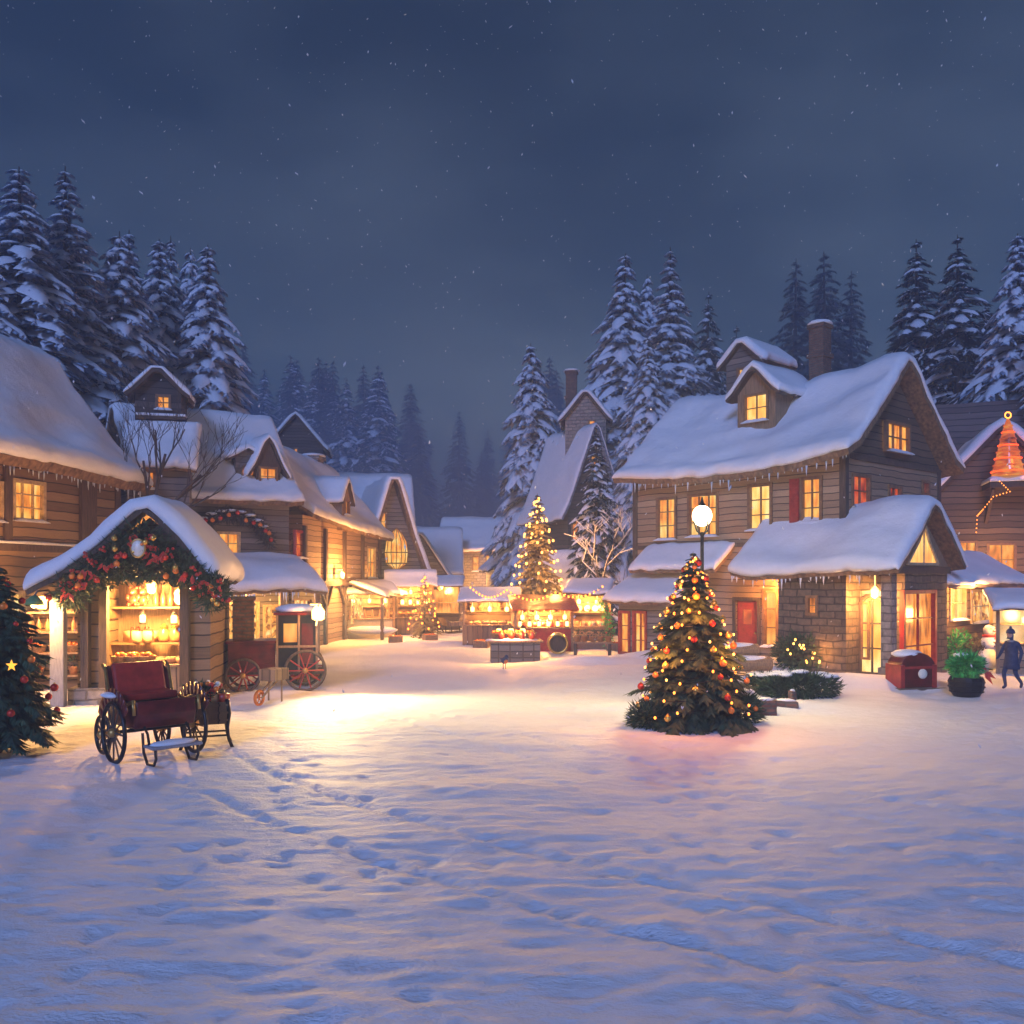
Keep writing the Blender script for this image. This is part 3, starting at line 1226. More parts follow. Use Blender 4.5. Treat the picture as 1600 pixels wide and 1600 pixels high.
p = slope_point(HF, 1184, 668, HZ_ + .35, RZ + .35, HW)
dormer(H, p.x, p.y - .1, p.z + .02, 1.55, 1.20, 2.02, 2.6, 'glow_bright', 'timber_pale', 2, 2, .28, (.62, .80), .22)
p = slope_point(HF, 1160, 604, HZ_ + .35, RZ + .35, HW)
dormer(H, p.x, p.y, p.z, 1.5, .95, 1.65, 2.2, 'glow_orange', 'boards_grey', 2, 2, .2, (.30, .60), .26)

# pent roofs at the left end, annex with french windows
xa0 = HF.front(992, 880, -.9)[0]
xa1 = HF.front(1136, 870, -.5)[0]
roof(H, [(-1.15, 3.12), (-.6, 3.5), (0.05, 4.02)], xa0, xa1, AX, .12, .24, 'thatch', None, .05, True, name='pent_roof')
xb0, xb1 = HF.front(955, 930, -1.6)[0], -5.4
AXX0 = xb0 + .25
r1 = rect_front(HF, 968, 956, 984, 1024, -1.45)
r2 = rect_front(HF, 990, 956, 1010, 1024, -1.45)
r1 = (r1[0], .15, r1[2], r1[3]); r2 = (r2[0], .15, r2[2], r2[3])
mb = MB()
wall_panel(mb, 'front', -1.45, AXX0, xb1 - .1, -.3, 2.15, [r1, r2])
wall_panel(mb, 'left', AXX0, -1.45, .9, -.3, 2.15)
wall_panel(mb, 'right', xb1 - .1, -1.45, 0, -.3, 2.15)
mb.build('annex_wall', M['boards_grey'], H)
window(H, 'front', -1.45, *r1, 'glow_yellow', 1, 3, 'red', .06, False)
window(H, 'front', -1.45, *r2, 'glow_yellow', 2, 3, 'red', .06, False)
roof(H, [(-1.95, 1.98), (-1.2, 2.34), (-.02, 2.92)], xb0 - .1, xb1 + .2, AX, .10, .26, 'thatch', None, .05, True, name='annex_roof')

# red door
mb = MB()
mb.box(door_r[0] + .02, door_r[2] - .02, .06, .12, door_r[1], door_r[3] - .02)
d = mb.build('door', M['red'], H)
mb = MB()
mb.box(door_r[0] - .12, door_r[0], -.05, .1, -.1, door_r[3] + .12)
mb.box(door_r[2], door_r[2] + .12, -.05, .1, -.1, door_r[3] + .12)
mb.box(door_r[0], door_r[2], -.05, .1, door_r[3], door_r[3] + .12)
mb.build('door_frame', M['timber'], d)
mb = MB()
cxd = (door_r[0] + door_r[2]) / 2
mb.box(cxd - .16, cxd + .16, .045, .062, 1.35, 1.85)
mb.build('door_glass', M['glow_red'], d)
mb = MB()
mb.ball((door_r[2] - .12, .03, 1.05), .04)
mb.build('handle', M['brass'], d, True)

# porch: gabled block wrapping the corner
PY, PX1 = -1.1, 2.05
bx0 = HF.front(1216, 960, PY)[0]
bx1 = HF.front(1322, 960, PY)[0]
win_b = rect_front(HF, 1261, 932, 1277, 960, PY)
mb = MB()
wall_panel(mb, 'front', PY, bx0, bx1, -.3, 3.25, [win_b])
wall_panel(mb, 'left', bx0, PY, 0, -.3, 3.25)
wall_panel(mb, 'right', bx1, PY, -.25, -.3, 3.25)
# recessed entrance wall with the arched doorway
ar = rect_front(HF, 1342, 926, 1385, 1045, -.3)
ar = (ar[0], .02, ar[2], 2.55)
sl_ = rect_front(HF, 1324, 940, 1335, 1010, -.3)
sl_ = (max(bx1 + .06, sl_[0]), .5, max(bx1 + .3, sl_[2]), 2.2)
wall_panel(mb, 'front', -.3, bx1, PX1, -.3, 3.3, [ar, sl_])
gd = rect_side(HF, 1411, 915, 1461, 1012, PX1)
gd = (gd[0], .1, gd[2], 2.55)
wall_panel(mb, 'right', PX1, -.3, 2.5, -.3, 3.25, [gd])
mb.build('porch_wall', M['stone'], H)
window(H, 'front', PY, *win_b, 'glow_orange', 1, 2, 'frame', .05, False)
window(H, 'front', -.3, *sl_, 'glow_bright', 1, 2, 'frame', .04, False)
window(H, 'right', PX1, *gd, 'glow_orange', 2, 3, 'red', .08, False, 'glazed_door')
# arched doorway: pane, arch ring, bars
cxa, hwid = (ar[0] + ar[2]) / 2, (ar[2] - ar[0]) / 2
spr = 2.45 - hwid
mb = MB()
outl = [(ar[0], .02), (ar[2], .02)] + [(cxa + hwid * math.cos(math.pi * k / 14), spr + hwid * math.sin(math.pi * k / 14)) for k in range(15)]
inner = [(cxa + (u - cxa) * .80, spr + (q - spr) * .82 if q > spr else max(q, .1)) for u, q in outl]
n = len(outl)
mb.add([(u, -.36, q) for u, q in outl] + [(u, -.36, q) for u, q in inner] + [(u, -.22, q) for u, q in outl] + [(u, -.22, q) for u, q in inner],
       [(k, (k + 1) % n, n + (k + 1) % n, n + k) for k in range(n)] + [(n + k, n + (k + 1) % n, 3 * n + (k + 1) % n, 3 * n + k) for k in range(n)]
       + [(k, (k + 1) % n, 2 * n + (k + 1) % n, 2 * n + k) for k in range(n)])
mb.box(cxa - .025, cxa + .025, -.34, -.29, .1, 2.3)
for zz in (.8, 1.55):
    mb.box(cxa - hwid * .85, cxa + hwid * .85, -.338, -.292, zz, zz + .045)
ad = mb.build('arched_door', M['timber'], H)
mb = MB()
mb.poly(*[(u, -.27, q) for u, q in inner])
mb.build('pane', M['glow_bright'], ad)
mb = MB()
mb.add([(ar[0], -.28, spr), (ar[0], -.28, 2.56), (ar[2], -.28, 2.56), (ar[2], -.28, spr)] + [(cxa + hwid * math.cos(math.pi * k / 14), -.28, spr + hwid * math.sin(math.pi * k / 14)) for k in range(15)],
       [(0, 1) + tuple(4 + k for k in range(7, 15)), (1, 2, 3) + tuple(4 + k for k in range(0, 8))])
mb.build('spandrel', M['stone_pale'], ad)
# post, beams
mb = MB()
mb.box(PX1 - .30, PX1 + .02, PY - .05, PY + .27, -.3, 3.05)
mb.box(PX1 - .36, PX1 + .08, PY - .11, PY + .33, -.3, .35)
mb.build('porch_post', M['stone_pale'], H)
mb = MB()
mb.box(bx0 - .8, PX1 + .1, PY - .13, PY + .1, 3.05, 3.27)
mb.box(PX1 - .16, PX1 + .09, PY + .11, 2.55, 3.07, 3.28)
mb.build('porch_beam', M['timber'], H)
# lit gable of the porch
mb = MB()
mb.add([(PX1 + .04, PY - .05, 3.27), (PX1 + .04, 2.55, 3.27), (PX1 + .04, .73, 4.80)], [(0, 1, 2)])
mb.build('porch_gable', M['timber_pale'], H)
mb = MB()
tri = [(-.35, 3.36), (1.65, 3.36), (1.05, 4.05), (.73, 4.60), (.38, 4.05)]
mb.poly(*[(PX1 + .075, a, b) for a, b in tri])
pg = mb.build('gable_light', M['glow_bright'], H)
mb = MB()
for (a, b), (c, e) in zip(tri, tri[1:] + tri[:1]):
    mb.bar((PX1 + .09, a, b), (PX1 + .09, c, e), .08, .08, (1, 0, 0))
mb.bar((PX1 + .09, .70, 3.36), (PX1 + .09, .73, 4.55), .04, .05, (1, 0, 0))
mb.build('gable_light_frame', M['frame_pale'], pg)
xp0 = HF.front(1142, 890, -1.5)[0]
roof(H, [(-1.62, 2.98), (-1.0, 3.42), (-.2, 4.05), (.63, 4.88), (.73, 4.92), (.83, 4.88), (1.7, 4.1), (2.75, 3.1)], xp0, PX1 + .45, AX, .13, .32, 'thatch',
     lambda x: -.10 * math.sin((x - xp0) * .9), .11, True, name='porch_roof', icy=1)
# lean-to on the gable side
LX = 1.35
lw = [rect_side(HF, *q, LX) for q in ((1484, 916, 1508, 968), (1517, 922, 1552, 972))]
mb = MB()
wall_panel(mb, 'right', LX, 2.5, 9.2, -.3, 2.75, lw)
wall_panel(mb, 'back', 9.2, 0, LX, -.3, 2.75)
mb.build('lean_to_wall', M['boards_log'], H)
window(H, 'right', LX, *lw[0], 'glow_bright', 2, 2, 'frame_pale', .06, True)
window(H, 'right', LX, *lw[1], 'glow_shop', 2, 2, 'frame_pale', .06, True)
SEED[0] += 1
lp = [(-.05, 3.72), (.8, 3.25), (LX + .6, 2.62)]
roof(H, lp, 2.55, 9.6, AY, .12, .22, 'shingle', None, .05, True, name='lean_to_roof')
# porch lantern; door and lean-to fills are added to warm the walls
pl = MB()
pl.lathe([(.02, 0), (.10, .04), (.12, .24), (.05, .32), (.015, .36)], 8, (1.35, -.72, 2.35))
pl.tube([(1.35, -.72, 2.7), (1.35, -.72, 3.06)], .012, 5)
pl.build('porch_lantern', M['lantern_glass'], H)
lamp('porch_light', (1.35, -.85, 2.25), 85, (1, .60, .24), .12, H)
lamp('door_fill', (bx0 - .55, -.55, 2.5), 60, (1, .52, .18), .1, H)
lamp('lean_to_fill', (2.2, 4.6, 2.3), 55, (1, .62, .28), .1, H)

# ---------------------------------------------------------------- thatched cottage at the left edge
CF = Frame(-13.0, 29.6, 78.3)
C = thing('thatched_cottage', 'thatched cottage with a thick snowy roof and one big lit window behind the garlanded stall', 'house', (-13.0, 29.6, 0), 78.3)
cw = [rect_front(CF, 20, 752, 69, 814), rect_front(CF, -30, 752, 3, 814)]
cw2 = rect_front(CF, 8, 925, 36, 1010)
house_body(C, -15, 0, 6.4, 6.2, 10.3, 3.2, 'boards_log', cw + [cw2], (), (), 'boards_brown')
window(C, 'front', 0, *cw[0], 'glow_yellow', 3, 3, 'frame_pale', .07)
window(C, 'front', 0, *cw[1], 'glow_yellow', 2, 3, 'frame_pale', .07)
window(C, 'front', 0, *cw2, 'glow_shop', 2, 2, 'frame_pale', .07)
mb = MB()
pxp = CF.front(135, 790)[0]
mb.box(pxp - .35, pxp + .35, -.12, -.002, 3.9, 6.2)
mb.box(-.2, .04, -.06, .2, -.3, 6.1)
qx = CF.front(10, 790)[0]
mb.box(qx - .14, qx + .14, -.09, -.002, 3.9, 6.2)
mb.box(-14.9, .06, -.14, -.003, 3.82, 4.0) if False else mb.box(-14.9, -.21, -.14, -.001, 3.7, 3.9)
mb.build('timber_frame', M['timber'], C)
s = MB()
s.tube([(-14.8 + .7 * k, -.09, 3.93 + R.uniform(-.012, .012)) for k in range(20)], [.05 + R.uniform(0, .03) for k in range(20)], 6)
s.build('snowy_ledge', M['snow'], C, True)
roof(C, gable_pts(6.4, 3.2, 6.35, 10.2, .75, .34), -15.4, .45, AX, .30, .42, 'thatch', lambda x: -.1 * math.sin((x + 15) * .5), .12, icy=1)
chimney(C, -7, 3.3, 8.5, 11.6, .8)

# ---------------------------------------------------------------- dormered house behind the stall
DF = Frame(-12.96, 33.0, 36.9)
D = thing('dormered_house', 'blue roofed house with a round and a pointed dormer above the long snowy awning', 'house', (-12.96, 33.0, 0), 36.9)
dw = rect_front(DF, 340, 832, 374, 866)
sh = [rect_front(DF, 346, 942, 404, 1004), rect_front(DF, 412, 946, 436, 1004)]
house_body(D, -.6, 5.0, 6.0, 6.15, 9.55, 3.0, 'boards_grey', [dw] + sh, (), (), 'boards_dark')
window(D, 'front', 0, *dw, 'glow_yellow', 2, 2, 'frame_pale', .07)
window(D, 'front', 0, *sh[0], 'glow_shop', 3, 2, 'frame_pale', .07, False, 'shop_window')
window(D, 'front', 0, *sh[1], 'glow_shop', 2, 2, 'frame_pale', .07, False, 'shop_window')
roof(D, gable_pts(6, 3, 6.15, 9.55, .55, .08), -1.0, 5.4, AX, .18, .30, 'thatch', lambda x: -.12 * math.sin((x + 3) * .37), .08)
p = slope_point(DF, 387, 752, 6.45, 9.85, 3)
dormer(D, p.x, p.y, p.z - .05, .95, .95, 1.25, 1.8, 'glow_orange', 'boards_grey', 1, 1, .12, (.55, .55), .24, 'round_dormer', True)
p = slope_point(DF, 419, 762, 6.45, 9.85, 3)
dormer(D, p.x, p.y, p.z - .05, 1.0, .90, 1.95, 2.0, 'glow_orange', 'timber', 2, 2, .12, (.72, .78), .16)
# awning porch with posts
roof(D, [(-2.75, 2.32), (-1.9, 2.85), (-.9, 3.2), (.05, 3.55)], .35, 5.35, AX, .12, .32, 'thatch', lambda x: -.05 * math.sin(x * 1.3), .10, True, name='awning_roof', icy=1)
for x in (.7, 2.2, 3.7, 5.1):
    mb = MB()
    mb.box(x - .09, x + .09, -2.5, -2.32, -.3, 2.40)
    mb.build('awning_post', M['timber_pale'], D)
mb = MB()
wall_panel(mb, 'right', 5.1, -2.28, 0, -.3, 2.6, [(-1.9, .75, -.5, 2.05)])
mb.build('shop_wall', M['boards_grey'], D)
window(D, 'right', 5.1, -1.9, .75, -.5, 2.05, 'glow_shop', 2, 2, 'frame', .06, False)
lamp('awning_light', (2.6, -1.5, 2.15), 190, (1, .66, .28), .15, D)
mb = MB()
mb.ball((2.6, -1.5, 2.28), (.1, .1, .13))
mb.tube([(2.6, -1.5, 2.4), (2.6, -1.5, 2.95)], .012, 5)
mb.build('hanging_lantern', M['lantern_glass'], D)

# ---------------------------------------------------------------- long blue roofed house, timber arcade
EF = Frame(-8.7, 37.2, 82.0)
E = thing('arcade_house', 'long house with a smooth blue snow roof and pale chimney along the square', 'house', (-8.7, 37.2, 0), 82.0)
ew = [rect_front(EF, *q) for q in ((461, 830, 477, 872), (571, 845, 583, 896))]
ew = [ew[0], (9.0, 2.9, 10.4, 4.5)]
house_body(E, 0, 11.2, 6, 5.55, 9.2, 3, 'boards_tan', ew, (), (), 'boards_brown')
window(E, 'front', 0, *ew[0], 'glow_red', 1, 2, 'red')
window(E, 'front', 0, *ew[1], 'glow_yellow', 2, 2, 'frame_pale')
roof(E, gable_pts(6, 3, 5.75, 9.2, .6, .12), -.5, 11.6, AX, .16, .30, 'thatch', lambda x: -.045 * x - .1 * math.sin(x * .28), .08)
p = slope_point(EF, 541, 806, 6.1, 9.5, 3)
dormer(E, p.x, p.y, p.z - .1, 1.2, .85, 1.7, 2.0, 'glow_orange', 'timber_pale', 2, 2, .15, (.6, .8), .2)
cxe, cze = EF.front(489, 748, 3)
chimney(E, cxe, 3.0, 7.6, EF.front(489, 718, 3)[1], .85, 'stone_pale', ((.7, 1.15),))
mb = MB()
for x in (.1, 2.6, 5.2, 8.0, 11.0):
    mb.box(x - .11, x + .11, -.14, -.002, -.3, 5.1)
mb.box(-.1, 11.2, -.20, -.145, 2.55, 2.78)
for x in (2.6, 5.2, 8.0):
    mb.bar((x + .1, -.1, 1.7), (x + .85, -.1, 2.55), .12, .1)
    mb.bar((x - .1, -.1, 1.7), (x - .85, -.1, 2.55), .12, .1)
mb.build('timber_frame', M['timber'], E)
roof(E, [(-2.0, 1.95), (-1.0, 2.32), (-.22, 2.62)], 5.4, 10.8, AX, .08, .2, 'timber', None, .05, True, name='awning_roof')
for x in (5.6, 8.1, 10.6):
    mb = MB()
    mb.box(x - .07, x + .07, -1.85, -1.71, -.3, 1.98)
    mb.build('awning_post', M['timber'], E)
mb = MB()
mb.box(5.7, 10.4, -.24, -.206, .7, 1.9)
mb.build('shop_window', M['glow_shop'], E)
mb = MB()
mb.lathe([(.03, 0), (.09, .05), (.11, .22), (.03, .32)], 8, (3.9, -.38, 2.9))
mb.bar((3.9, -.15, 3.28), (3.9, -.40, 3.28), .04, .04)
mb.build('wall_lantern', M['lantern_glass'], E)
lamp('wall_light', (3.9, -.75, 2.95), 150, (1, .60, .24), .12, E)
lamp('arcade_light', (8.1, -1.2, 1.75), 110, (1, .66, .3), .12, E)

# ---------------------------------------------------------------- steep gabled house with the glowing bay
NF = Frame(-6.6, 49.8, 20)
N = thing('steep_house', 'steep blue gabled house with a glowing bay window at the far left of the square', 'house', (-6.6, 49.8, 0), 20)
mb = MB()
wall_panel(mb, 'front', 0, -1.6, 1.6, -.3, 3.4, [(-.7, .4, .7, 2.2)])
wall_panel(mb, 'left', -1.6, 0, 6, -.3, 3.4)
wall_panel(mb, 'right', 1.6, 0, 6, -.3, 3.4)
mb.poly((-1.6, 0, 3.4), (1.6, 0, 3.4), (0, 0, 8.1))
mb.build('wall', M['boards_grey'], N)
window(N, 'front', 0, -.7, .4, .7, 2.2, 'glow_shop', 2, 2)
SEED[0] += 1
roof(N, [(-2.5, 2.2), (-1.7, 3.3), (-1.0, 5.2), (-.1, 8.2), (0, 8.3), (.1, 8.2), (1.0, 5.2), (1.7, 3.3), (2.5, 2.2)], -.45, 6.3, AY, .14, .28, 'thatch', None, .06)
mb = MB()
mb.lathe([(.2, 3.4), (.58, 3.7), (.64, 4.3), (.56, 4.9), (.28, 5.4), (.03, 5.65)], 14, (.15, -.1, 0))
bw = mb.build('bay_window', M['glow_yellow'], N, True)
mb = MB()
for k in range(8):
    a = math.pi + math.pi * k / 7
    mb.tube([(.15 + q * math.cos(a), -.1 + q * math.sin(a), z) for q, z in ((.22, 3.4), (.60, 3.7), (.66, 4.3), (.58, 4.9), (.3, 5.4), (.05, 5.67))], .022, 5)
mb.ring((.15, -.1, 3.7), .60, .04, 'z', 20, 6)
mb.ring((.15, -.1, 4.3), .66, .03, 'z', 20, 6)
mb.build('glazing_bars', M['frame'], bw)
window(N, 'front', -.13, -.75, 5.5, -.42, 6.5, 'glow_orange', 1, 2, 'frame', .05, False)

O_ = thing('rear_gable_house', 'pale blue roofed house half hidden between the long blue roof and the steep gable', 'house', (-9.8, 58.0, 0), 12)
house_body(O_, -3.4, 3.2, 6, 5.2, 9.6, 3, 'boards_grey', [], (), (), 'boards_grey')
roof(O_, gable_pts(6, 3, 5.2, 9.6, .6, .2), -3.8, 3.6, AX, .16, .3, 'thatch', None, .08)
mb = MB()
SEED[0] += 1
gp = [(-1.9, 5.3), (-1.2, 6.5), (-.1, 8.8), (0, 8.9), (.1, 8.8), (1.2, 6.5), (1.9, 5.3)]
wall_panel(mb, 'front', -.6, 0, 3, 2.5, 6.0)
mb.poly((0, -.6, 6), (3, -.6, 6), (1.5, -.6, 8.6))
mb.build('cross_wall', M['boards_grey'], O_)
roof(O_, [(a + 1.5, b) for a, b in gp], -1.0, 3.0, AY, .14, .26, 'thatch', None, .06, True, name='cross_roof')
window(O_, 'front', -.6, 1.2, 5.7, 1.8, 6.8, 'glow_orange', 1, 2)

# ---------------------------------------------------------------- hillside tower houses, far houses
def small_house(name, label, fx, fy, deg, x0, x1, D_, z0, hz, rz, wall, wins, along='x', ov=.4, snow=.28, chim=None, rmat='thatch'):
    o = thing(name, label, 'house', (fx, fy, 0), deg)
    mb = MB()
    hol = [q[1:5] for q in wins if q[0] == 'front' and q[4] <= hz]
    wall_panel(mb, 'front', 0, x0, x1, z0, hz, hol)
    wall_panel(mb, 'left', x0, 0, D_, z0, hz)
    wall_panel(mb, 'right', x1, 0, D_, z0, hz)
    xc = (x0 + x1) / 2
    if along == 'y':
        mb.poly((x0, -.002, hz), (x1, -.002, hz), (xc, -.002, rz))
        sl = (rz - hz) / ((x1 - x0) / 2)
        pts = [(x0 - ov, hz - sl * ov * .7), (x0, hz), (xc - .06, rz - .05), (xc, rz), (xc + .06, rz - .05), (x1, hz), (x1 + ov, hz - sl * ov * .7)]
        mb.build('wall', M[wall], o)
        roof(o, pts, -.35, D_ + .3, AY, .13, snow, rmat if rmat != 'thatch' else 'timber', None, .05)
    else:
        for x in (x0, x1):
            mb.poly((x, 0, hz), (x, D_, hz), (x, D_ / 2, rz))
        mb.build('wall', M[wall], o)
        roof(o, gable_pts(D_, D_ / 2, hz, rz, ov, .12), x0 - .35, x1 + .35, AX, .14, snow, rmat, None, .07)
    for q in wins:
        window(o, q[0], -.13 if q[4] > hz else 0, *q[1:5], q[5], q[6], q[7], 'frame', .06)
    if chim:
        chimney(o, *chim)
    return o


# tower hut on the left hillside (its window is the orange square among the firs)
t0 = at(247, 640, 33.0)
T = small_house('hillside_tower', 'tall narrow house with a gabled top and one orange window among the left firs', t0.x, 33.0, 14, -.80, .80, 2.0, 0, 9.72, 10.55, 'boards_dark',
                [('front', -.06, 9.14, .42, 9.66, 'glow_orange', 2, 2)], 'y', .22, .18)
mb = MB()
mb.box(-.7, 1.0, -.45, -.003, 8.72, 8.82)
b_ = mb.build('balcony', M['timber'], T)
s = MB()
s.box(-.72, 1.02, -.47, -.004, 8.824, 8.93)
s.build('snow_cover', M['snow'], b_, False, .06)
roof(T, [(-1.5, 6.7), (-.75, 7.6), (.03, 8.5)], -1.1, 1.5, AX, .12, .3, 'thatch', None, .08, True, name='lower_roof')
mb = MB()
wall_panel(mb, 'front', -1.1, -.9, 1.2, 0, 7.0, [(-.45, 6.1, .05, 6.75)])
wall_panel(mb, 'right', 1.2, -1.1, 0, 0, 7.0)
mb.build('lower_wall', M['boards_grey'], T)
window(T, 'front', -1.1, -.45, 6.1, .05, 6.75, 'glow_orange', 2, 2)

# right of the centre: old house with slate blue roof and a pale tower
small_house('crooked_house', 'dim house with a steep blue roof behind the golden tree and the snowy bare tree', 5.1, 56.0, 28, -1.9, 1.9, 5, -.3, 7.4, 12.3, 'boards_dark',
            [('front', -1.6, 5.2, -1.1, 6.5, 'glow_orange', 1, 2), ('front', -.3, 9.4, .25, 10.5, 'glow_orange', 1, 2)], 'y', .6, .13, None, 'slate')
tw = at(915, 640, 57)
small_house('pale_tower', 'pale narrow tower with a small oval orange window beside the right firs', tw.x, 57, -8, -1.3, 1.3, 2.6, 0, 13.0, 14.6, 'stone_pale',
            [('front', .20, 11.9, .62, 12.9, 'glow_orange', 1, 1)], 'y', .3, .26, ( -1.0, 1.4, 12.5, 16.2, .7))
hb = at(984, 690, 60)
small_house('hidden_cottage', 'snow roofed cottage with one tiny orange light just left of the big house roof', hb.x, 60, -20, -1.5, 2.4, 4, -.3, 8.2, 12.2, 'boards_dark',
            [('front', -.9, 7.0, -.45, 7.7, 'glow_orange', 1, 1)], 'x', .5, .3)
small_house('orange_light_cabin', 'cabin in the fog showing a single slim orange window above the chimneys', at(462, 700, 74).x, 74, 8, -2.2, 2.2, 4, 0, 13.6, 16.2, 'boards_dark',
            [('front', -.12, 13.0, .16, 14.0 - .45, 'glow_orange', 1, 1)], 'y', .4, .3)
q0 = at(742, 900, 74)
small_house('far_house', 'hazy far house with three lit windows in the middle behind the market', q0.x, 74, -6, -2.9, 2.9, 5, -.3, 5.2, 7.6, 'stone_pale',
            [('front', -.2, 3.4, .35, 4.6, 'glow_yellow', 1, 2), ('front', .9, 3.3, 1.6, 4.7, 'glow_yellow', 1, 2), ('front', 2.0, 3.5, 2.6, 4.6, 'glow_yellow', 1, 2)], 'x', .6, .34)
lamp('house_fill', (q0.x, 71.5, 2.6), 160, (1, .62, .3), .2)  # added fill before the far house, no fixture there
q1 = at(700, 900, 84)
small_house('far_gable_house', 'hazy purple gabled house with one orange window far down the square', q1.x, 84, 10, -2.4, 2.4, 5, -.3, 4.2, 7.4, 'boards_grey',
            [('front', -.3, 3.0, .3, 4.1, 'glow_orange', 1, 2)], 'y', .5, .3)

for i, (px, Y, w_, hz_, rz_, dg, lb) in enumerate(((683, 70, 1.7, 3.4, 6.6, 6, 'tall little gabled house left of the hazy far house'), (812, 66, 1.9, 3.6, 5.6, 10, 'little snow roofed house just left of the golden tree'),
                                              (905, 46, 2.1, 2.3, 4.1, -6, 'low snow roofed shed right of the golden tree behind the kiosk'), (655, 66, 2.0, 3.0, 6.0, 6, 'narrow pointed house beyond the straw coloured stall'))):
    p = at(px, 900, Y)
    small_house('little_house', lb, p.x, Y, dg, -w_ / 1.0, w_ / 1.0, 4, -.3, hz_, rz_, ('boards_tan', 'boards_grey', 'boards_brown', 'boards_grey')[i],
                [('front', -w_ * .62, .9, -w_ * .2, 2.1, 'glow_yellow', 2, 2), ('front', w_ * .2, .9, w_ * .62, 2.1, 'glow_bright', 2, 2)], 'xyxy'[i], .45, .26)
    lamp('house_fill', (p.x, Y - 1.6, 2.2), 45, (1, .6, .25), .2)  # added fill in front of each little house, without a fixture

lamp('house_fill', (18.6, 34.6, 3.4), 55, (1, .6, .25), .2)  # added fill that warms the walls at the right edge
# right edge: dark barn like house behind the lean-to
small_house('plank_roofed_house', 'dark house with a bare plank roof behind the gable at the right edge', 20.6, 41.0, -24, -3.2, 9, 7, -.3, 7.2, 11.5, 'boards_brown',
            [('front', -1.6, 3.6, -.9, 4.6, 'glow_yellow', 2, 2), ('front', 1.4, 3.3, 2.6, 4.8, 'glow_orange', 2, 2)], 'x', .6, 0, None, 'shingle')
w2 = small_house('arched_gable_house', 'snowy gabled house with a dark arched opening right of the big house', 19.0, 36.2, -18, -1.6, 3.0, 5, -.3, 6.4, 8.9, 'boards_brown',
                 [('front', .2, 3.0, 1.2, 4.3, 'glow_orange', 2, 2), ('front', 1.7, 2.6, 2.5, 4.4, 'glow_yellow', 2, 3), ('front', 1.6, .9, 2.5, 2.0, 'glow_yellow', 2, 2), ('front', -.9, 3.2, -.2, 4.4, 'glow_orange', 2, 2)], 'y', .45, .34)
mb = MB()
n = 12
mb.poly(*([(.0, -.05, 5.5), (.9, -.05, 5.5)] + [(.45 + .45 * math.cos(math.pi * k / n), -.05, 6.5 + .55 * math.sin(math.pi * k / n)) for k in range(n + 1)]))
mb.build('arched_opening', M['boards_brown'], w2)
small_house('tall_right_house', 'dark tall house with snowy eaves cut off by the right edge of the picture', 23.4, 37.0, -30, -.9, 5, 5, -.3, 6.0, 8.6, 'boards_dark',
            [('front', -.5, 2.2, .4, 4.2, 'glow_yellow', 2, 3)], 'x', .5, .36)
# ---------------------------------------------------------------- small goods
PROTO = {}


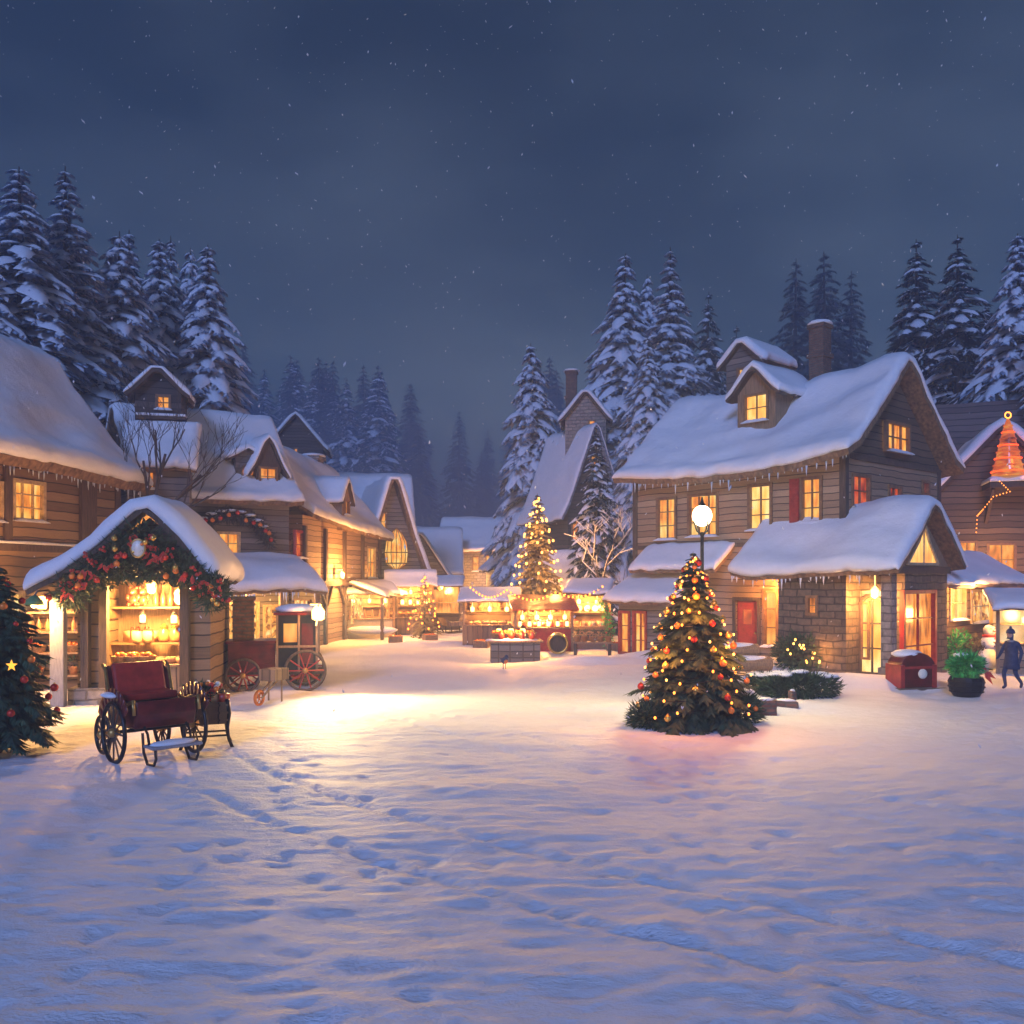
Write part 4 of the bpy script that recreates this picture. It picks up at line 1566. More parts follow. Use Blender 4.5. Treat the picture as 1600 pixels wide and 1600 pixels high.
def goods(kind, matk, loc, label, cat, group, s=1.0, deg=None):
    key = (kind, matk)
    deg = R.uniform(-50, 50) if deg is None else deg
    if key in PROTO:
        o = dup(PROTO[key], loc, deg, label, group, s)
        o['category'] = cat
        return o
    o = thing(kind, label, cat, loc, deg, group)
    o.scale = (s, s, s)
    mb, m2 = MB(), MB()
    if kind == 'jar':
        mb.lathe([(.07, 0), (.10, .03), (.105, .16), (.06, .21), (.055, .23)], 10)
        m2.lathe([(.065, .231), (.07, .26), (.04, .285), (.012, .31)], 10)
        a, b, bm = 'body', 'lid', 'brass'
    elif kind == 'parcel':
        mb.box(-.15, .15, -.11, .11, 0, .19)
        m2.box(-.152, .152, -.018, .018, -.0, .193)
        m2.box(-.018, .018, -.112, .112, .001, .196)
        for sg in (-1, 1):
            m2.ring((sg * .05, 0, .215), .038, .012, 'y', 10, 5)
        a, b, bm = 'box', 'bow', 'brass' if matk in ('ribbon', 'ceramic_red') else 'ribbon'
    elif kind == 'loaf':
        mb.ball((0, 0, .06), (.16, .09, .075), 10, 6, .06)
        for k in (-1, 0, 1):
            m2.bar((k * .07 - .02, -.05, .128), (k * .07 + .02, .05, .128), .02, .012)
        a, b, bm = 'bread', 'crust_score', 'paper_cream'
    elif kind == 'pot':
        mb.lathe([(.08, 0), (.12, .17), (.135, .19), (.12, .2), (.10, .185)], 10)
        tufts(m2, (0, 0, .28), .13, 60, .10, .05, random.Random(3))
        a, b, bm = 'pot', 'plant', 'needle_lit'
    elif kind == 'lantern':
        mb.lathe([(.06, .04), (.075, .06), (.075, .2), (.05, .24)], 8)
        m3 = MB()
        m3.lathe([(.085, 0), (.085, .035), (.02, .039)], 8)
        m3.build('base', M['black'], o)
        m2.lathe([(.09, .245), (.05, .31), (.015, .33)], 8)
        m2.ring((0, 0, .36), .03, .007, 'y', 10, 5)
        a, b, bm = 'glass', 'cap', 'black'
    elif kind == 'toy_bear':
        mb.ball((0, 0, .10), (.085, .075, .10), 10, 7)
        mb.ball((0, -.01, .25), (.07, .065, .065), 10, 7)
        for sg in (-1, 1):
            mb.ball((sg * .05, 0, .31), .026, 7, 5)
            mb.ball((sg * .085, -.03, .15), (.03, .03, .055), 7, 5)
            mb.ball((sg * .055, -.075, .035), (.035, .055, .035), 7, 5)
        m2.ball((0, -.075, .235), (.028, .02, .02), 8, 5)
        a, b, bm = 'body', 'muzzle', 'paper_cream'
    elif kind == 'basket':
        mb.lathe([(.13, 0), (.17, .15), (.185, .16), (.17, .165), (.15, .10)], 12)
        for k in range(9):
            an = k * .7
            m2.ball((.09 * math.cos(an) * (k % 3) / 2, .09 * math.sin(an) * (k % 3) / 2, .16 + .03 * (k % 2)), .055, 8, 5)
        a, b, bm = 'basket', 'fruit', 'bauble_orange'
    elif kind == 'bottle':
        mb.lathe([(.045, 0), (.05, .02), (.05, .18), (.018, .25), (.018, .32)], 9)
        m2.lathe([(.02, .321), (.02, .35)], 8)
        a, b, bm = 'glass', 'cork', 'bread'
    elif kind == 'plate':
        mb.lathe([(.05, 0), (.13, .018), (.15, .035), (.13, .03), (.04, .016)], 18, (0, 0, 0), Matrix.Rotation(rad(78), 3, 'X').to_4x4())
        m2.ring((0, -.01, .0), .085, .008, 'y', 18, 5)
        for q in (mb, m2):
            q.v = [(x, y, z + .15) for x, y, z in q.v]
        a, b, bm = 'dish', 'painted_ring', 'bauble_red'
    mb.build(a, M[matk], o, True, .0)
    m2.build(b, M[bm], o, kind in ('basket',))
    PROTO[key] = o
    return o


def bauble(matk, loc, label, group, s=1.0):
    key = ('bauble', matk)
    if key in PROTO:
        return dup(PROTO[key], loc, 0, label, group, s)
    o = thing('bauble', label, 'ornament', loc, 0, group)
    o.scale = (s, s, s)
    mb = MB()
    mb.ball((0, 0, 0), .07, 12, 8)
    mb.build('ball', M[matk], o, True)
    mb = MB()
    mb.lathe([(.018, .064), (.018, .085), (.008, .09)], 8)
    mb.build('cap', M['brass'], o)
    PROTO[key] = o
    return o


BULB = {}


def light_chain(label, cord_pts, bulb_pts, matk, r, group=None, lamp_power=0, lamp_at=None, cord=True, name='light_chain', tint=(1, .55, .18)):
    """a cord with its bulbs as parts"""
    o = thing(name, label, 'fairy lights', cord_pts[0], 0, group)
    base = Vector(cord_pts[0])
    if cord:
        mb = MB()
        mb.tube([Vector(p) - base for p in cord_pts], .008, 4, False)
        mb.build('cord', M['black'], o)
    key = (matk, r)
    if key not in BULB:
        mb = MB()
        mb.ball((0, 0, 0), (r, r, r * 1.25), 8, 6)
        me = bpy.data.meshes.new('bulb')
        me.from_pydata(mb.v, [], mb.f)
        me.materials.append(M[matk])
        BULB[key] = me
    for p in bulb_pts:
        c = bpy.data.objects.new('bulb', BULB[key])
        COL.objects.link(c)
        c.parent = o
        c.location = Vector(p) - base
    if lamp_power:
        for p in lamp_at:
            lamp('chain_light', Vector(p) - base, lamp_power / len(lamp_at), tint, .25, o)
    return o


# ---------------------------------------------------------------- garlanded market stall
SF = Frame(-8.47, 21.0, 8)
S = thing('garlanded_stall', 'open fronted market stall with a steep snowy gable, warm shelves inside and dark posts', 'market stall', (-8.47, 21.0, 0), 8)
mb = MB()
wall_panel(mb, 'left', -1.62, .0, 2.6, -.2, 2.9)
wall_panel(mb, 'left', -1.42, .05, 2.5, -.2, 2.9)
wall_panel(mb, 'front', .0, -1.62, -1.06, .42, 2.9)
mb.build('log_wall', M['boards_log'], S)
mb = MB()
wall_panel(mb, 'right', 1.35, .0, 2.6, -.2, 2.9)
wall_panel(mb, 'right', 1.15, .05, 2.5, -.2, 2.9)
wall_panel(mb, 'front', .0, .84, 1.35, .42, 2.9)
mb.build('log_wall', M['boards_log'], S)
mb = MB()
wall_panel(mb, 'front', 2.5, -1.42, 1.15, -.2, 3.6)
mb.build('back_panel', M['timber_pale'], S)
mb = MB()
mb.box(-1.75, -.95, -.26, .3, -.2, .42)
mb.build('stone_base', M['stone_pale'], S)
mb = MB()
mb.box(.75, 1.45, -.2, .3, -.2, .42)
mb.build('stone_base', M['stone_pale'], S)
for x, ww in ((-1.40, .17), (-1.0, .17), (.80, .20)):
    mb = MB()
    mb.box(x - ww / 2, x + ww / 2, -.24, -.003, .424, 2.95)
    mb.build('post', M['timber'], S)
mb = MB()
mb.box(-1.62, 1.4, -.28, -.0, 2.955, 3.12)
mb.build('lintel', M['timber'], S)
mb = MB()
mb.add([(-2.2, -.06, 2.9), (1.75, -.06, 2.9), (0, -.06, 4.36)], [(0, 1, 2)])
mb.build('gable', M['boards_dark'], S)
for z in (1.28, 2.18):
    mb = MB()
    mb.box(-1.4, 1.13, 1.55, 2.0, z, z + .05)
    mb.box(-1.4, -1.34, 1.56, 2.49, z - .25, z - .001)
    mb.box(1.07, 1.13, 1.56, 2.49, z - .25, z - .001)
    mb.build('shelf', M['frame'], S)
mb = MB()
mb.box(-.92, .72, .02, .55, -.1, .86)
mb.build('counter', M['boards_upright'], S)
mb = MB()
mb.box(-.96, .74, -.06, .6, .864, .92)
mb.build('counter_top', M['timber_pale'], S)
sp_ = [(-2.5, 2.56), (-1.7, 3.0), (-.9, 3.62), (-.08, 4.42), (0, 4.47), (.08, 4.42), (.72, 3.78), (1.1, 3.26), (1.42, 2.82)]
roof(S, sp_, -.62, 3.2, AY, .12, .36, 'timber', None, .06)
mb = MB()
mb.lathe([(.03, 0), (.10, .04), (.12, .22), (.06, .30), (.02, .33)], 9, (-.2, .9, 2.58))
mb.tube([(-.2, .9, 2.9), (-.2, .9, 3.4)], .012, 5)
mb.build('hanging_lantern', M['lantern_glass'], S)
lamp('stall_light', (-.2, .75, 2.45), 310, (1, .66, .27), .16, S)
# pale grey lamp post with a green shaded lamp, left of the stall
P_ = thing('shaded_lamp', 'pale grey square post with a green shaded lamp arm at the left of the stall', 'lamp', SF.w(-1.88, -.45), 8)
mb = MB()
mb.box(-.15, .15, -.13, .13, -.2, 2.55)
mb.build('post', M['grey_post'], P_, False, .02)
mb = MB()
mb.tube([(-.0, -.13, 2.5), (-.12, -.3, 2.68), (-.3, -.42, 2.66), (-.36, -.44, 2.55)], .025, 6)
mb.build('arm', M['black'], P_)
mb = MB()
mb.lathe([(.20, 2.36), (.17, 2.46), (.08, 2.55), (.03, 2.57)], 14, (-.36, -.44, 0))
mb.build('lamp_shade', M['paper_green'], P_, True)
mb = MB()
mb.ball((-.36, -.44, 2.37), .07)
mb.build('bulb', M['lamp_glass'], P_, True)
lamp('post_light', (-.36, -.46, 2.26), 100, (1, .68, .30), .12, P_)

# garland over the gable
q = random.Random(11)
gpath = [SF.w(x, -.70, z) for x, z in ((-1.75, 2.62), (-1.3, 2.96), (-.75, 3.36), (-.05, 4.0), (.6, 3.46), (1.15, 2.98), (1.75, 2.55))]
G = thing('pine_garland', 'thick pine garland with red berries hanging along the gable of the open stall', 'garland', SF.w(0, -.7, 2.5))
base = Vector(G.location)
mb = garland_mesh([p - base for p in gpath], .30, 2600, q, .20, .04)
tufts(mb, SF.w(-1.45, -.72, 2.62) - base, .34, 420, .2, .04, q)
tufts(mb, SF.w(1.5, -.72, 2.62) - base, .38, 520, .22, .04, q)
for x, z, r_ in ((-.45, 3.2, .34), (.35, 3.2, .36), (0, 3.55, .34), (-.1, 3.12, .22), (.75, 3.05, .28), (-.8, 3.0, .26)):
    tufts(mb, SF.w(x, -.62, z) - base, r_, 380, .17, .045, q)
mb.build('boughs', M['needle_lit'], G)
mb = MB()
for _ in range(42):
    k = q.random() * (len(gpath) - 1)
    i = int(k)
    c = gpath[i].lerp(gpath[i + 1], k - i) - base + Vector((q.uniform(-.25, .25), -.22 + q.uniform(-.1, .05), q.uniform(-.26, .2)))
    for _k in range(4):
        mb.ball(c + Vector((q.uniform(-.06, .06), q.uniform(-.04, .04), q.uniform(-.06, .06))), .036, 7, 5)
mb.build('berries', M['berry'], G, True)
mb = MB()
for _ in range(16):
    k = q.random() * (len(gpath) - 1)
    i = int(k)
    c = gpath[i].lerp(gpath[i + 1], k - i) - base + Vector((q.uniform(-.2, .2), -.27, q.uniform(-.2, .15)))
    a = q.uniform(-1, 1)
    mb.leaf(c, (math.sin(a), -.1, -math.cos(a)), .26, .10, (0, -1, .2))
    mb.leaf(c, (-math.sin(a) * .8, -.1, -.6), .2, .09, (0, -1, .2))
mb.build('red_bows', M['ribbon'], G)
pq = SF.w(-.02, -1.0, 3.62)
W = thing('round_ornament', 'round cream disc with a gold rim hanging under the peak of the garlanded stall', 'ornament', pq, 8)
mb = MB()
mb.lathe([(.16, -.03), (.17, 0), (.15, .025), (.02, .04)], 22, (0, 0, 0), Matrix.Rotation(rad(90), 3, 'X').to_4x4())
mb.build('disc', M['white_enamel'], W, True)
mb = MB()
mb.ring((0, -.01, 0), .17, .026, 'y', 24, 6)
mb.build('rim', M['brass'], W, True)
W.scale = (.9, 1, 1.15)
cols = ['bauble_red', 'bauble_gold', 'bauble_orange']
for i in range(24):
    k = q.random() * (len(gpath) - 1)
    j = int(k)
    p = gpath[j].lerp(gpath[j + 1], k - j) + Vector((q.uniform(-.28, .28), -.30, q.uniform(-.32, .1)))
    c = cols[i % 3]
    bauble(c, p, {'bauble_red': 'red', 'bauble_gold': 'gold', 'bauble_orange': 'orange'}[c] + ' bauble tucked into the pine garland on the stall gable', 'baubles in the stall garland, ' + c[7:], 1.0)
# goods in the stall
sg = 'wares on the shelves of the garlanded stall'
row = lambda y, z, xs_: [SF.w(x, y, z) for x in xs_]
for p in row(1.75, 2.235, (-.85, -.62)):
    goods('toy_bear', 'ceramic_red', p, 'red stuffed bear on the upper shelf of the garlanded stall', 'toy', sg + ', bears', 1.5, 8)
for p in row(1.72, 2.235, (-.3, -.12, .06)):
    goods('bottle', 'ceramic_red', p, 'red bottle standing on the upper shelf of the garlanded stall', 'bottle', sg + ', bottles', 1.5)
for p in row(1.8, 2.235, (.35, .68)):
    goods('plate', 'white_enamel', p, 'white dish leaning at the end of the upper shelf in the garlanded stall', 'dish', sg + ', dishes', 1.6, 8)
for p in row(1.72, 1.335, (-.8, -.5)):
    goods('parcel', 'paper_cream', p, 'cream parcel on the lower shelf of the garlanded stall', 'parcel', sg + ', parcels', 1.5)
for p in row(1.72, 1.335, (-.1, .18)):
    goods('jar', 'ceramic', p, 'brown glazed jar on the lower shelf of the garlanded stall', 'jar', sg + ', jars', 1.5)
goods('toy_bear', 'wicker', SF.w(.55, 1.7, 1.335), 'brown stuffed bear at the right end of the lower shelf in the garlanded stall', 'toy', None, 2.1, 8)
for p in row(.3, .922, (-.75, -.45, -.15)):
    goods('basket', 'wicker', p, 'wicker basket of oranges on the counter of the garlanded stall', 'basket', 'fruit baskets on the stall counter', 1.15)
for p in row(.28, .922, (.15, .4, .6)):
    goods('loaf', 'bread', p, 'crusty loaf on the counter of the garlanded stall', 'bread', 'loaves on the stall counter', 1.2)
for i, (x, z) in enumerate(((-.55, 2.0), (.2, 1.98), (.72, 1.9))):
    goods('lantern', 'lantern_glass', SF.w(x, 1.45, z - .2), 'small lit lantern hanging inside the garlanded stall', 'lantern', 'lanterns hanging in the garlanded stall', 1.0)

# display shelf with wares left of the stall
dp = at(88, 1000, 23.6)
K = thing('display_shelf', 'tall wooden display shelf of lit wares between the left fir and the grey lamp post', 'shelf', (dp.x, 23.6, 0), 14)
mb = MB()
for x in (-.62, .58):
    mb.box(x, x + .06, -.2, .2, -.1, 2.05)
mb.build('upright', M['timber_pale'], K)
for z in (.35, .95, 1.5, 2.02):
    mb = MB()
    mb.box(-.66, .68, -.22, .215, z, z + .045)
    mb.build('shelf', M['timber_pale'], K)
mb = MB()
mb.box(-.56, .58, .222, .25, -.1, 2.1)
mb.build('back_board', M['boards_log'], K)
KF = Frame(dp.x, 23.6, 14)
for (z, kd, mt, nm, cat, n) in ((.397, 'pot', 'ceramic', 'potted green plant on the bottom board of the display shelf', 'plant', 3), (.997, 'basket', 'wicker', 'fruit basket on the middle board of the display shelf', 'basket', 3),
                                (1.547, 'bottle', 'ceramic', 'brown bottle on the upper board of the display shelf', 'bottle', 5)):
    for k in range(n):
        goods(kd, mt, KF.w(-.42 + .84 * k / (n - 1), 0, z), nm, cat, nm.split(' on ')[0] + 's on the display shelf', 1.15)
goods('lantern', 'lantern_glass', KF.w(-.35, 0, 2.067), 'big lit lantern standing on top of the display shelf', 'lantern', None, 1.7)
lamp('shelf_light', KF.w(-.1, -.6, 2.35), 90, (1, .62, .26), .12)

# ---------------------------------------------------------------- red antique carriage
AF = Frame(-5.88, 14.75, 44)
A = thing('red_carriage', 'antique dark red carriage with big spoked wheels standing in the snow before the stall', 'carriage', (-5.88, 14.75, .0), 44)


def wheel(parent, c, r, name='wheel', spokes=12, mat='black'):
    mb = MB()
    mb.ring(c, r - .03, .035, 'x', 36, 8)
    w_ = mb.build(name, M[mat], parent, True)
    mb = MB()
    for k in range(spokes):
        a = 2 * math.pi * k / spokes
        mb.tube([Vector(c) + Vector((0, .05 * math.cos(a), .05 * math.sin(a))), Vector(c) + Vector((0, (r - .04) * math.cos(a), (r - .04) * math.sin(a)))], [.018, .013], 6)
    mb.build('spokes', M['timber'], w_)
    mb = MB()
    mb.lathe([(.03, -.09), (.07, -.06), (.08, 0), (.07, .06), (.03, .09)], 12, c, Matrix.Rotation(rad(90), 3, 'Y').to_4x4())
    mb.build('hub', M['brass'], w_, True)
    return w_


wheel(A, (-.66, 0, .50), .50)
wheel(A, (.66, .0, .50), .50)
wheel(A, (-.50, .92, .34), .34)
wheel(A, (.50, .92, .34), .34)
mb = MB()
mb.tube([(-.7, 0, .5), (.7, 0, .5)], .03, 8)
mb.tube([(-.52, .92, .34), (.52, .92, .34)], .03, 8)
mb.bar((-.35, -.2, .55), (-.35, 1.0, .55), .06, .06)
mb.bar((.35, -.2, .55), (.35, 1.0, .55), .06, .06)
mb.build('undercarriage', M['black'], A)


def loft(secs):
    """closed skin over cross-sections with equal point counts"""
    mb = MB()
    n = len(secs[0])
    for s in secs:
        mb.v += [tuple(p) for p in s]
    for i in range(len(secs) - 1):
        for k in range(n):
            k2 = (k + 1) % n
            mb.f.append((i * n + k, i * n + k2, (i + 1) * n + k2, (i + 1) * n + k))
    mb.f.append(tuple(range(n))[::-1])
    mb.f.append(tuple((len(secs) - 1) * n + k for k in range(n)))
    return mb


# tub: side profile swept across the width, narrower at the bottom
side = [(-.42, .58), (-.5, .80), (-.46, 1.02), (-.2, .94), (.1, .93), (.55, .98), (.72, 1.42), (.86, 1.50), (.92, 1.40), (.82, .95), (.70, .58)]
secs = []
for x, k in ((-.50, .94), (-.47, 1.0), (0, 1.0), (.47, 1.0), (.50, .94)):
    cy0, cz0 = .2, .85
    secs.append([(x, cy0 + (a - cy0) * k, cz0 + (b - cz0) * k) for a, b in side])
loft(secs).build('body', M['red_dark'], A, True, .015)
mb = MB()
mb.box(-.42, .42, .08, .56, .96, 1.08)
mb.build('seat', M['red'], A, False, .03)
mb = MB()
mb.box(-.43, .43, -.06, .06, -.28, .28, Matrix.Translation((0, .66, 1.27)) @ Matrix.Rotation(rad(-20), 4, 'X'))
mb.build('backrest', M['red'], A, False, .04)
for x in (-.53, .53):
    mb = MB()
    mb.tube([(x, a * 1.0, b + .01) for a, b in side[1:8]], [.03] * 7, 8)
    mb.build('body_trim', M['brass'], A, True)
for sg_ in (-1, 1):
    mb = MB()
    pts = [(sg_ * .66, .60 * math.cos(a) * 1.0, .50 + .60 * math.sin(a)) for a in [rad(20 + 14 * k) for k in range(10)]]
    for p, q_ in zip(pts, pts[1:]):
        mb.bar(p, q_, .22, .02, (1, 0, 0))
    mb.build('mudguard', M['red_dark'], A, True)
mb = MB()
mb.box(-.40, .40, -.92, -.52, .30, .345)
mb.build('footboard', M['grey_post'], A, False, .012)
mb = MB()
for x in (-.34, .34):
    mb.tube([(x, -.40, .62), (x, -.56, .5), (x, -.62, .34)], .022, 6)
    mb.tube([(x, -.85, .30), (x, -.88, .16), (x, -.80, .05), (x, -.55, .03), (x, -.4, .2), (x, -.35, .5)], .022, 6)
mb.build('step_iron', M['black'], A)
s = MB()
s.ball((0, -.72, .352), (.37, .17, .06), 14, 6, .1)
s.build('snow_patch', M['snow'], A, True)
s = MB()
s.ball((-.66, .12, 1.09), (.14, .26, .05), 12, 6, .1)
s.build('snow_patch', M['snow'], A, True)
# a gift hamper on legs next to the carriage
GF = ground_at(318, 1168)
Q = thing('gift_hamper', 'dark hamper on curved black legs heaped with flowers and gifts beside the red carriage', 'hamper', (GF.x, GF.y + .1, 0), 20)
mb = MB()
mb.box(-.36, .36, -.26, .26, .42, .80)
for z in (.47, .6, .73):
    mb.box(-.375, .375, -.275, .275, z, z + .035)
mb.build('hamper_box', M['boards_upright'], Q)
for x in (-.33, .35):
    for y in (-.24, .24):
        mb = MB()
        mb.tube([(x, y, .85), (x * 1.1, y, .6), (x * 1.02, y, .35), (x * 1.08, y, .16), (x * 1.3, y * 1.1, -.03)], [.035, .04, .032, .026, .03], 8)
        mb.build('leg', M['black'], Q, True)
mb = MB()
mb.bar((-.36, -.24, .22), (.38, -.24, .22), .03, .03)
mb.bar((-.36, .24, .22), (.38, .24, .22), .03, .03)
mb.build('stretcher', M['black'], Q)
q = random.Random(5)
for i in range(7):
    x, y = -.28 + .56 * (i % 4) / 3, -.12 + .24 * (i // 4)
    mt = ('ceramic_red', 'paper_green', 'paper_cream')[i % 3]
    nm = {'ceramic_red': 'red', 'paper_green': 'green', 'paper_cream': 'cream'}[mt]
    pp = Frame(GF.x, GF.y + .1, 20).w(x, y, .80)
    goods('parcel', mt, pp, nm + ' parcel heaped in the hamper beside the red carriage', 'parcel', nm + ' parcels in the hamper', .72)
B_ = thing('flower_bunch', 'bunch of red and white flowers with leaves on top of the gift hamper', 'flowers', Frame(GF.x, GF.y + .1, 20).w(-.05, 0, .90), 0)
mb = MB()
tufts(mb, (0, 0, .05), .24, 260, .13, .05, q, (1.4, .9, .6), .6)
mb.build('leaves', M['needle_lit'], B_)
for mt, n_ in (('berry', 10), ('white_enamel', 8), ('bauble_orange', 5)):
    mb = MB()
    for _ in range(n_):
        mb.ball((q.uniform(-.3, .3), q.uniform(-.2, .1), .1 + q.uniform(0, .14)), q.uniform(.03, .05), 8, 5, .2)
    mb.build('blossoms', M[mt], B_, True)

# ---------------------------------------------------------------- red steam wagon
wp = ground_at(425, 1078)
V = thing('coach', 'reddish brown coach with a black cabin, tall box and big wooden wheels by the awning', 'coach', (wp.x, wp.y, 0), 14)
V.scale = (1.14, 1.14, 1.14)
mb = MB()
mb.box(-.95, .08, -.4, .4, .46, 1.10)
mb.box(-1.0, .1, -.44, .44, 1.103, 1.17)
for z in (.62, .86):
    mb.box(-.955, .0, -.412, -.401, z, z + .03)
mb.build('body', M['red_dark'], V, False, .02)
mb = MB()
mb.box(-.86, -.40, -.26, .26, 1.173, 2.08)
for z in (1.36, 1.68, 1.95):
    mb.box(-.885, -.375, -.285, .285, z, z + .05)
mb.box(-.90, -.36, -.30, .30, 2.083, 2.16)
mb.build('tall_box', M['brick'], V, False, .015)
mb = MB()
wall_panel(mb, 'front', -.40, .12, 1.0, .46, 1.74, [(.26, 1.12, .56, 1.55), (.66, .62, .92, 1.55)], .05)
wall_panel(mb, 'back', .40, .12, 1.0, .46, 1.74)
wall_panel(mb, 'left', .12, -.40, .40, .46, 1.74)
wall_panel(mb, 'right', 1.0, -.40, .40, .46, 1.74, [(-.2, 1.12, .2, 1.55)], .05)
mb.poly((.12, -.4, .462), (1.0, -.4, .462), (1.0, .4, .462), (.12, .4, .462))
mb.build('cabin', M['black'], V)
mb = MB()
for x in (.12, .60, 1.0):
    mb.box(x - .025, x + .025, -.432, -.403, .44, 1.78)
mb.box(.10, 1.02, -.434, -.404, 1.0, 1.05)
mb.build('cabin_trim', M['timber_pale'], V)
mb = MB()
mb.poly((.24, -.352, 1.1), (.58, -.352, 1.1), (.58, -.352, 1.57), (.24, -.352, 1.57))
mb.build('window', M['glow_orange'], V)
mb = MB()
mb.poly((.64, -.352, .6), (.94, -.352, .6), (.94, -.352, 1.57), (.64, -.352, 1.57))
mb.build('door', M['red_dark'], V)
mb = MB()
mb.box(.04, 1.10, -.5, .5, 1.745, 1.80)
mb.ball((.57, 0, 1.79), (.50, .44, .12), 16, 6)
mb.build('roof', M['red_dark'], V)
sn2 = MB()
sn2.ball((.57, 0, 1.86), (.50, .44, .13), 16, 7, .06)
sn2.build('snow_cap', M['snow'], V, True)
for x, r_ in ((-.62, .40), (.74, .48)):
    for y in (-.52, .52):
        mb = MB()
        mb.ring((x, y, r_), r_ - .035, .035, 'y', 30, 7)
        w_ = mb.build('wheel', M['timber'], V, True)
        mb = MB()
        for k in range(10):
            a_ = k * math.pi / 5
            mb.tube([(x, y, r_), (x + (r_ - .05) * math.cos(a_), y, r_ + (r_ - .05) * math.sin(a_))], .017, 5)
        mb.build('spokes', M['red'], w_)
        mb = MB()
        mb.lathe([(.03, -.07), (.065, -.04), (.065, .04), (.03, .07)], 10, (x, y, r_), Matrix.Rotation(rad(90), 3, 'X').to_4x4())
        mb.build('hub', M['brass'], w_, True)
mb = MB()
mb.box(-.95, 1.15, -.34, .34, .38, .455)
mb.bar((-.62, -.52, .40), (-.62, .52, .40), .05, .05)
mb.bar((.74, -.52, .44), (.74, .52, .44), .05, .05)
mb.bar((-.9, 0, .42), (-1.75, -.3, .20), .05, .05)
mb.build('chassis', M['timber'], V)
mb = MB()
mb.tube([(.98, -.43, 1.5), (1.08, -.58, 1.98)], .02, 6)
mb.lathe([(.03, 0), (.10, .04), (.11, .22), (.05, .30), (.02, .34)], 9, (1.06, -.72, 1.62))
mb.bar((1.0, -.45, 1.98), (1.07, -.73, 1.98), .03, .03)
mb.build('coach_lantern', M['lantern_glass'], V)
WF = Frame(wp.x, wp.y, 14)
beam('coach_pool_spot', WF.w(1.24, -.98, 2.02), (-.4, 18.2, 0), 3000, (1, .70, .30), 128, .3)  # spot added at the coach to make the pool of light on the square
lamp('lantern_light', WF.w(1.22, -.96, 2.0), 40, (1, .60, .25), .1)
# front swivel wheel with a fork
vp = ground_at(405, 1104)
U = thing('small_handcart', 'narrow wooden handcart with one orange wheel in front of the reddish brown coach', 'handcart', (vp.x, vp.y, 0), -20)
mb = MB()
mb.ring((0, 0, .20), .16, .035, 'x', 20, 6)
for k in range(6):
    a = k * math.pi / 3
    mb.tube([(0, 0, .2), (0, .15 * math.cos(a), .2 + .15 * math.sin(a))], .012, 5)
mb.build('wheel', M['bauble_orange'], U)
mb = MB()
for x in (-.07, .07):
    mb.bar((x, 0, .2), (x, .75, .62), .03, .04)
    mb.bar((x * 2.6, .62, .56), (x * 2.6, .62, .02), .03, .03)
mb.build('fork', M['timber_pale'], U)
mb = MB()
mb.box(-.22, .22, .3, .85, .55, .82)
mb.build('tray', M['boards_upright'], U)
mb = MB()
mb.lathe([(.03, 0), (.10, .04), (.11, .22), (.05, .30), (.02, .34)], 9, (.98, -.62, 1.62))
mb.bar((.86, -.46, 1.98), (.99, -.63, 1.98), .03, .03)
mb.build('wagon_lantern', M['lantern_glass'], V)
WF = Frame(wp.x, wp.y, 14)
beam('second_pool_spot', WF.w(1.2, -.84, 2.0), (-.4, 18.2, 0), 5000, (1, .64, .27), 112)  # second added spot, strengthens the same pool on the snow
lamp('lantern_light', WF.w(1.2, -.84, 1.98), 40, (1, .60, .25), .1)


def tub(name, label, cat, loc, r, h, matk, fill, deg=0):
    o = thing(name, label, cat, loc, deg)
    mb = MB()
    mb.lathe([(r * .78, 0), (r * .9, h * .3), (r, h), (r * .93, h), (r * .9, h * .86)], 16)
    mb.build('staves', M[matk], o)
    mb = MB()
    for k in (.25, .8):
        mb.ring((0, 0, h * k), r * (.80 + .2 * k) + .008, .014, 'z', 20, 5)
    mb.build('hoop', M['black'], o)
    if fill == 'snow':
        snow_lump('snow_heap', o, (0, 0, h * .95), (r * .95, r * .95, r * .35))
    else:
        mb = MB()
        tufts(mb, (0, 0, h + r * .6), r * 1.15, 320, r * .55, r * .2, random.Random(int(r * 999)), (1, 1, .9))
        mb.build('plant', M[fill], o)
    return o


p = ground_at(496, 1064)
tub('bucket', 'small tapered bucket topped with snow and an orange wreath right of the coach', 'bucket', (p.x, p.y, 0), .24, .42, 'wicker', 'snow')
w_ = thing('small_wreath', 'small orange wreath hung on the front of the snow topped bucket', 'wreath', (p.x, p.y - .27, .24))
mb = MB()
mb.ring((0, 0, 0), .12, .03, 'y', 18, 6)
mb.build('ring', M['bauble_orange'], w_, True)
p = ground_at(466, 1068)
tub('barrel', 'dark barrel with an orange wreath between the coach and the small bucket', 'barrel', (p.x, p.y + .2, 0), .30, .72, 'boards_upright', 'snow')
w_ = thing('small_wreath', 'orange wreath leaning on the dark barrel beside the coach', 'wreath', (p.x, p.y - .13, .34))
mb = MB()
mb.ring((0, 0, 0), .17, .045, 'y', 18, 6)
mb.build('ring', M['bauble_orange'], w_, True)

